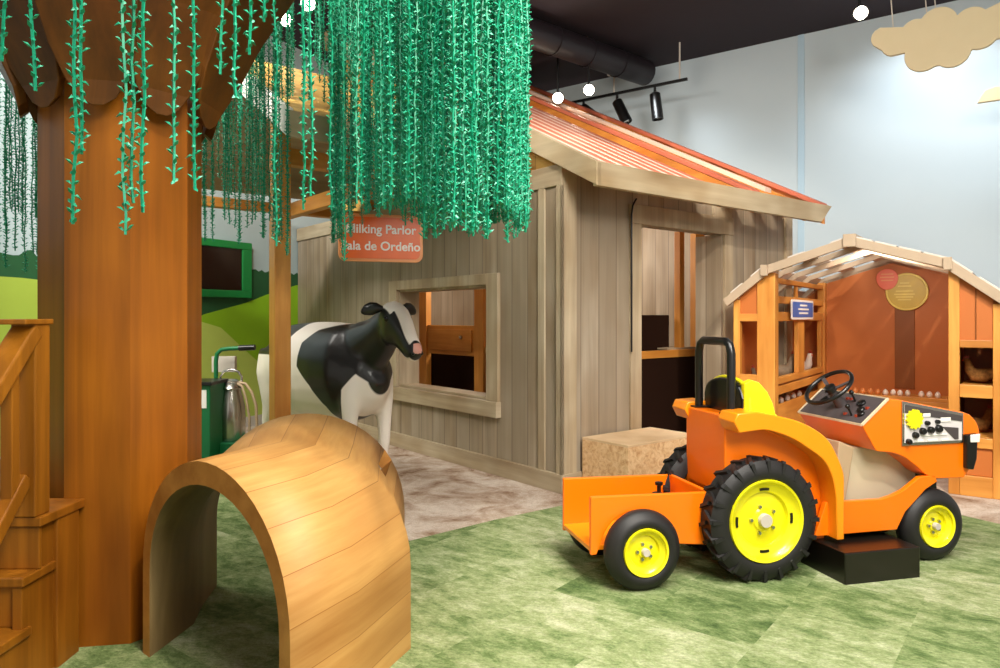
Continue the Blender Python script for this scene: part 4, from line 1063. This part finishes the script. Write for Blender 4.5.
obj('cabinet_top', MB().box((-.37,-.12,.80),(.15,.27,.83)), M['black'], gc_, bevel=.004)
obj('white_label', MB().box((-.12,-.104,.60),(.10,-.1,.76)), M['white'], gc_)
obj('wall_box', MB().box((-.1,.5,.87),(.12,.56,1.02)), M['greyhub'], gc_)

# ================================================================ OVERHEAD
def Kt(x,y,z): return K.w(x,y,z)
tk = thing('lighting_track', 'black lighting track on the pale wall above the barn roof', 'light track', K.loc(), K.ang)
obj('track_rail', MB().box((-4.4,2.585,4.60),(-2.45,2.615,4.64)), M['black'], tk, bevel=.003)
obj('suspension_wire', MB().tube([(-2.56,2.6,4.64),(-2.56,2.6,5.14)],.012,6), M['greyhub'], tk)
obj('suspension_wire', MB().tube([(-3.55,2.6,4.64),(-3.55,2.6,5.14)],.012,6).lathe([(0,4.9),(.10,4.9),(.10,4.91),(0,4.91)],(-3.55,2.6,0),(0,0,1),20), M['greyhub'], tk)
def head(x, tilt, yaw, label, lit=False, y=2.6, z=4.6, sc=1.0, ln=.36):
    p = Kt(x,y,z)
    t = thing('track_spotlight', label, 'spotlight', p, K.ang+yaw)
    d = Vector((math.sin(tilt),0,-math.cos(tilt))); c0 = Vector((0,0,-.10))
    obj('lamp_housing', MB().lathe([(0,-.02),(.05*sc,-.02),(.075*sc,0),(.08*sc,ln),(.07*sc,ln),(.065*sc,ln-.04),(0,ln-.04)], c0, d, 20), M['black'], t, smooth=40)
    obj('yoke', MB().tube([(0,0,0),(0,0,-.1)],.02,8), M['black'], t)
    obj('lens', MB().lathe([(0,ln-.035),(.064*sc,ln-.035),(.064*sc,ln-.025),(0,ln-.02)], c0, d, 20), M['glow'] if lit else M['steel'], t, smooth=40)
    return p
head(-3.50,.45,0,'black track spotlight tilted right, second from the right end of the track')
head(-2.92,.12,0,'black track spotlight nearest the right end of the track')
head(-4.05,.9,-.3,'black track spotlight low at the left of the track')
# lit spots aimed at the room
def spotfix(px,py,Y,label,name='ceiling_spotlight',r=.07):
    X = (px-CX)/F*Y; z = H-(py-HY)/F*Y
    t = thing(name, label, 'spotlight', (X,Y,z), 0)
    d = Vector((-X*.6,-Y,-(z-H)*1.0)).normalized()
    obj('lamp_housing', MB().lathe([(0,-.22),(r*.9,-.2),(r*1.15,0),(r,0),(r*.9,-.03),(0,-.03)],(0,0,0),d,24), M['black'], t, smooth=40)
    obj('lens', MB().lathe([(0,-.028),(r*.9,-.028),(r*.9,-.018),(0,-.008)],(0,0,0),d,24), M['glow'], t, smooth=40)
    obj('stem', MB().tube([tuple(-d*.12),(-d.x*.12,-d.y*.12,5.14-z)],.015,8), M['black'], t)
spotfix(558,98,9.3,'lit spotlight glowing left of the track, the left of two')
spotfix(589,90,9.3,'lit spotlight glowing left of the track, the right of two')
spotfix(861,13,7.6,'round lit lamp in the black ceiling above the wall')
spotfix(308,4,7.0,'lit lamp glimpsed through the garlands at the picture top')
spotfix(286,20,8.0,'small lit lamp left of the garland curtain')
# clouds
def cloud(name, outl, label, loc, rz_, th=.05, wires=()):
    t = thing(name, label, 'hanging cloud', loc, rz_)
    obj('cloud_panel', MB().prism(outl,'y',-th/2,th/2), M['cloud'], t, bevel=.006)
    for wx,wz in wires: obj('hanging_wire', MB().tube([(wx,0,wz),(wx-.05,0,5.14-loc[2])],.006,6), M['greyhub'], t)
def bumps(cs):
    """outline of a union of discs (x,z,r), traced as seen from its middle"""
    cx0 = sum(c[0] for c in cs)/len(cs); cz0 = sum(c[1] for c in cs)/len(cs); P = []
    for k in range(120):
        a = 2*PI*k/120; dx,dz = math.cos(a),math.sin(a); best = 0
        for (x,z,r) in cs:
            ex,ez = x-cx0,z-cz0; b_ = ex*dx+ez*dz; q = b_*b_-(ex*ex+ez*ez-r*r)
            if q > 0: best = max(best, b_+math.sqrt(q))
        P.append((cx0+dx*best, cz0+dz*best))
    return P
kc = Kt(.50,1.8,4.22)
cs = [(-.50,.13,.11),(-.38,.05,.14),(-.2,.12,.13),(0,.15,.17),(.0,-.02,.25),(-.13,-.13,.17),(.12,-.15,.16),(.28,.10,.15),(.35,-.02,.16),(.52,.10,.14),(.68,.06,.16),(.6,.0,.12)]
cloud('hanging_cloud', bumps(cs), 'large beige cloud panel hung from the ceiling above the coop', kc, K.ang, .05, ((-.40,.18),(-.1,.28),(-.02,.28)))
kc = Kt(1.22,2.6,3.78)
cloud('hanging_cloud', [(-.42,-.07),(.5,-.07),(.5,.05)]+[(.35+.15*math.cos(a),.05+.1*math.sin(a)) for a in (0.4,1.2,2,2.6)]+[(.0+.22*math.cos(a),.06+.14*math.sin(a)) for a in (.5,1.2,1.9,2.6)]+[(-.25+.13*math.cos(a),.0+.08*math.sin(a)) for a in (.8,1.6,2.4,3.0)], 'smaller flat-bottomed beige cloud at the right edge', kc, K.ang, .05, ((0,.1),))

# ================================================================ LIGHTS, WORLD, CAMERA
def light(kind, loc, target, power, color, size=.2, angle=60, blend=.6):
    l = bpy.data.lights.new(kind.lower()+'_light', kind); l.energy = power; l.color = color
    if kind == 'AREA': l.size = size
    else: l.shadow_soft_size = size
    if kind == 'SPOT': l.spot_size = math.radians(angle); l.spot_blend = blend
    o = bpy.data.objects.new(kind.lower()+'_lamp', l); C.objects.link(o); o.location = loc
    o.rotation_euler = (Vector(target)-Vector(loc)).to_track_quat('-Z','Y').to_euler(); return o
WARM = (1.0,.90,.76); NEU = (1.0,.95,.87); COOL = (.90,.96,1.0)
light('AREA', (.5,2.2,4.9), (.8,4.0,0), 170, NEU, 2.5)
light('AREA', (-3.2,4.6,4.9), (-2.6,6.5,0), 120, NEU, 1.8)
light('AREA', (2.0,-.6,4.6), (0.3,4.5,1), 190, NEU, 2.0)
light('SPOT', (2.2,1.2,4.8), (1.6,4.0,.5), 260, NEU, .12, 55)
light('SPOT', (.6,1.0,4.8), (-.6,3.2,.7), 230, WARM, .1, 40)
light('SPOT', (2.4,1.5,4.8), (3.5,6.8,1.2), 420, WARM, .1, 50)
light('SPOT', (-.6,2.8,4.8), (.3,6.8,1.4), 260, WARM, .1, 55)
light('SPOT', (-2.3,3.6,4.8), (-1.2,5.8,1.1), 300, NEU, .1, 50)
light('SPOT', Kt(.4,2.0,5.0), Kt(.35,3.3,3.2), 110, COOL, .15, 110, 1)
light('SPOT', Kt(-2.9,2.2,4.4), Kt(-2.6,3.3,3.0), 25, COOL, .15, 110, 1)
light('SPOT', Kt(2.2,2.0,5.0), Kt(2.1,3.3,3.2), 80, COOL, .15, 110, 1)
light('SPOT', (1.0,5.9,4.9), (1.1,6.1,2.8), 70, NEU, .06, 50)
light('SPOT', (1.6,6.2,4.95), (2.1,8.0,3.2), 160, WARM, .06, 60)
light('SPOT', (-2.6,5.2,4.9), (-3.3,8.6,1.2), 220, NEU, .15, 70)
light('SPOT', (-4.3,4.2,4.9), (-4.0,7.3,1.6), 120, NEU, .15, 80)
light('SPOT', (-.2,.6,4.9), (-1.8,5.2,2.6), 260, NEU, .1, 50)  # spot added to brighten the dim garlands at the back
light('POINT', B.w(1.9,2.6,2.3), (0,0,0), 75, WARM, .3)  # fill light added inside the barn to brighten stall and rafters
light('AREA', Kt(.1,.9,1.95), Kt(.1,1.9,.8), 9, WARM, .5)  # unseen fill added inside the coop to brighten its brown panels
w = bpy.data.worlds.new('world'); bpy.context.scene.world = w; w.use_nodes = True
w.node_tree.nodes['Background'].inputs[0].default_value = (1.0,.94,.86,1); w.node_tree.nodes['Background'].inputs[1].default_value = .34
cam = bpy.data.cameras.new('camera'); cam.sensor_width = 36; cam.lens = 36*F/1000; cam.shift_y = -17/1000; cam.clip_start = .05
co = bpy.data.objects.new('camera', cam); C.objects.link(co); co.location = (0,0,H); co.rotation_euler = (PI/2,0,0)
sc = bpy.context.scene; sc.camera = co
sc.view_settings.view_transform = 'Standard'; sc.view_settings.look = 'None'; sc.view_settings.gamma = 1; sc.view_settings.use_curve_mapping = False
sc.view_settings.exposure = .95
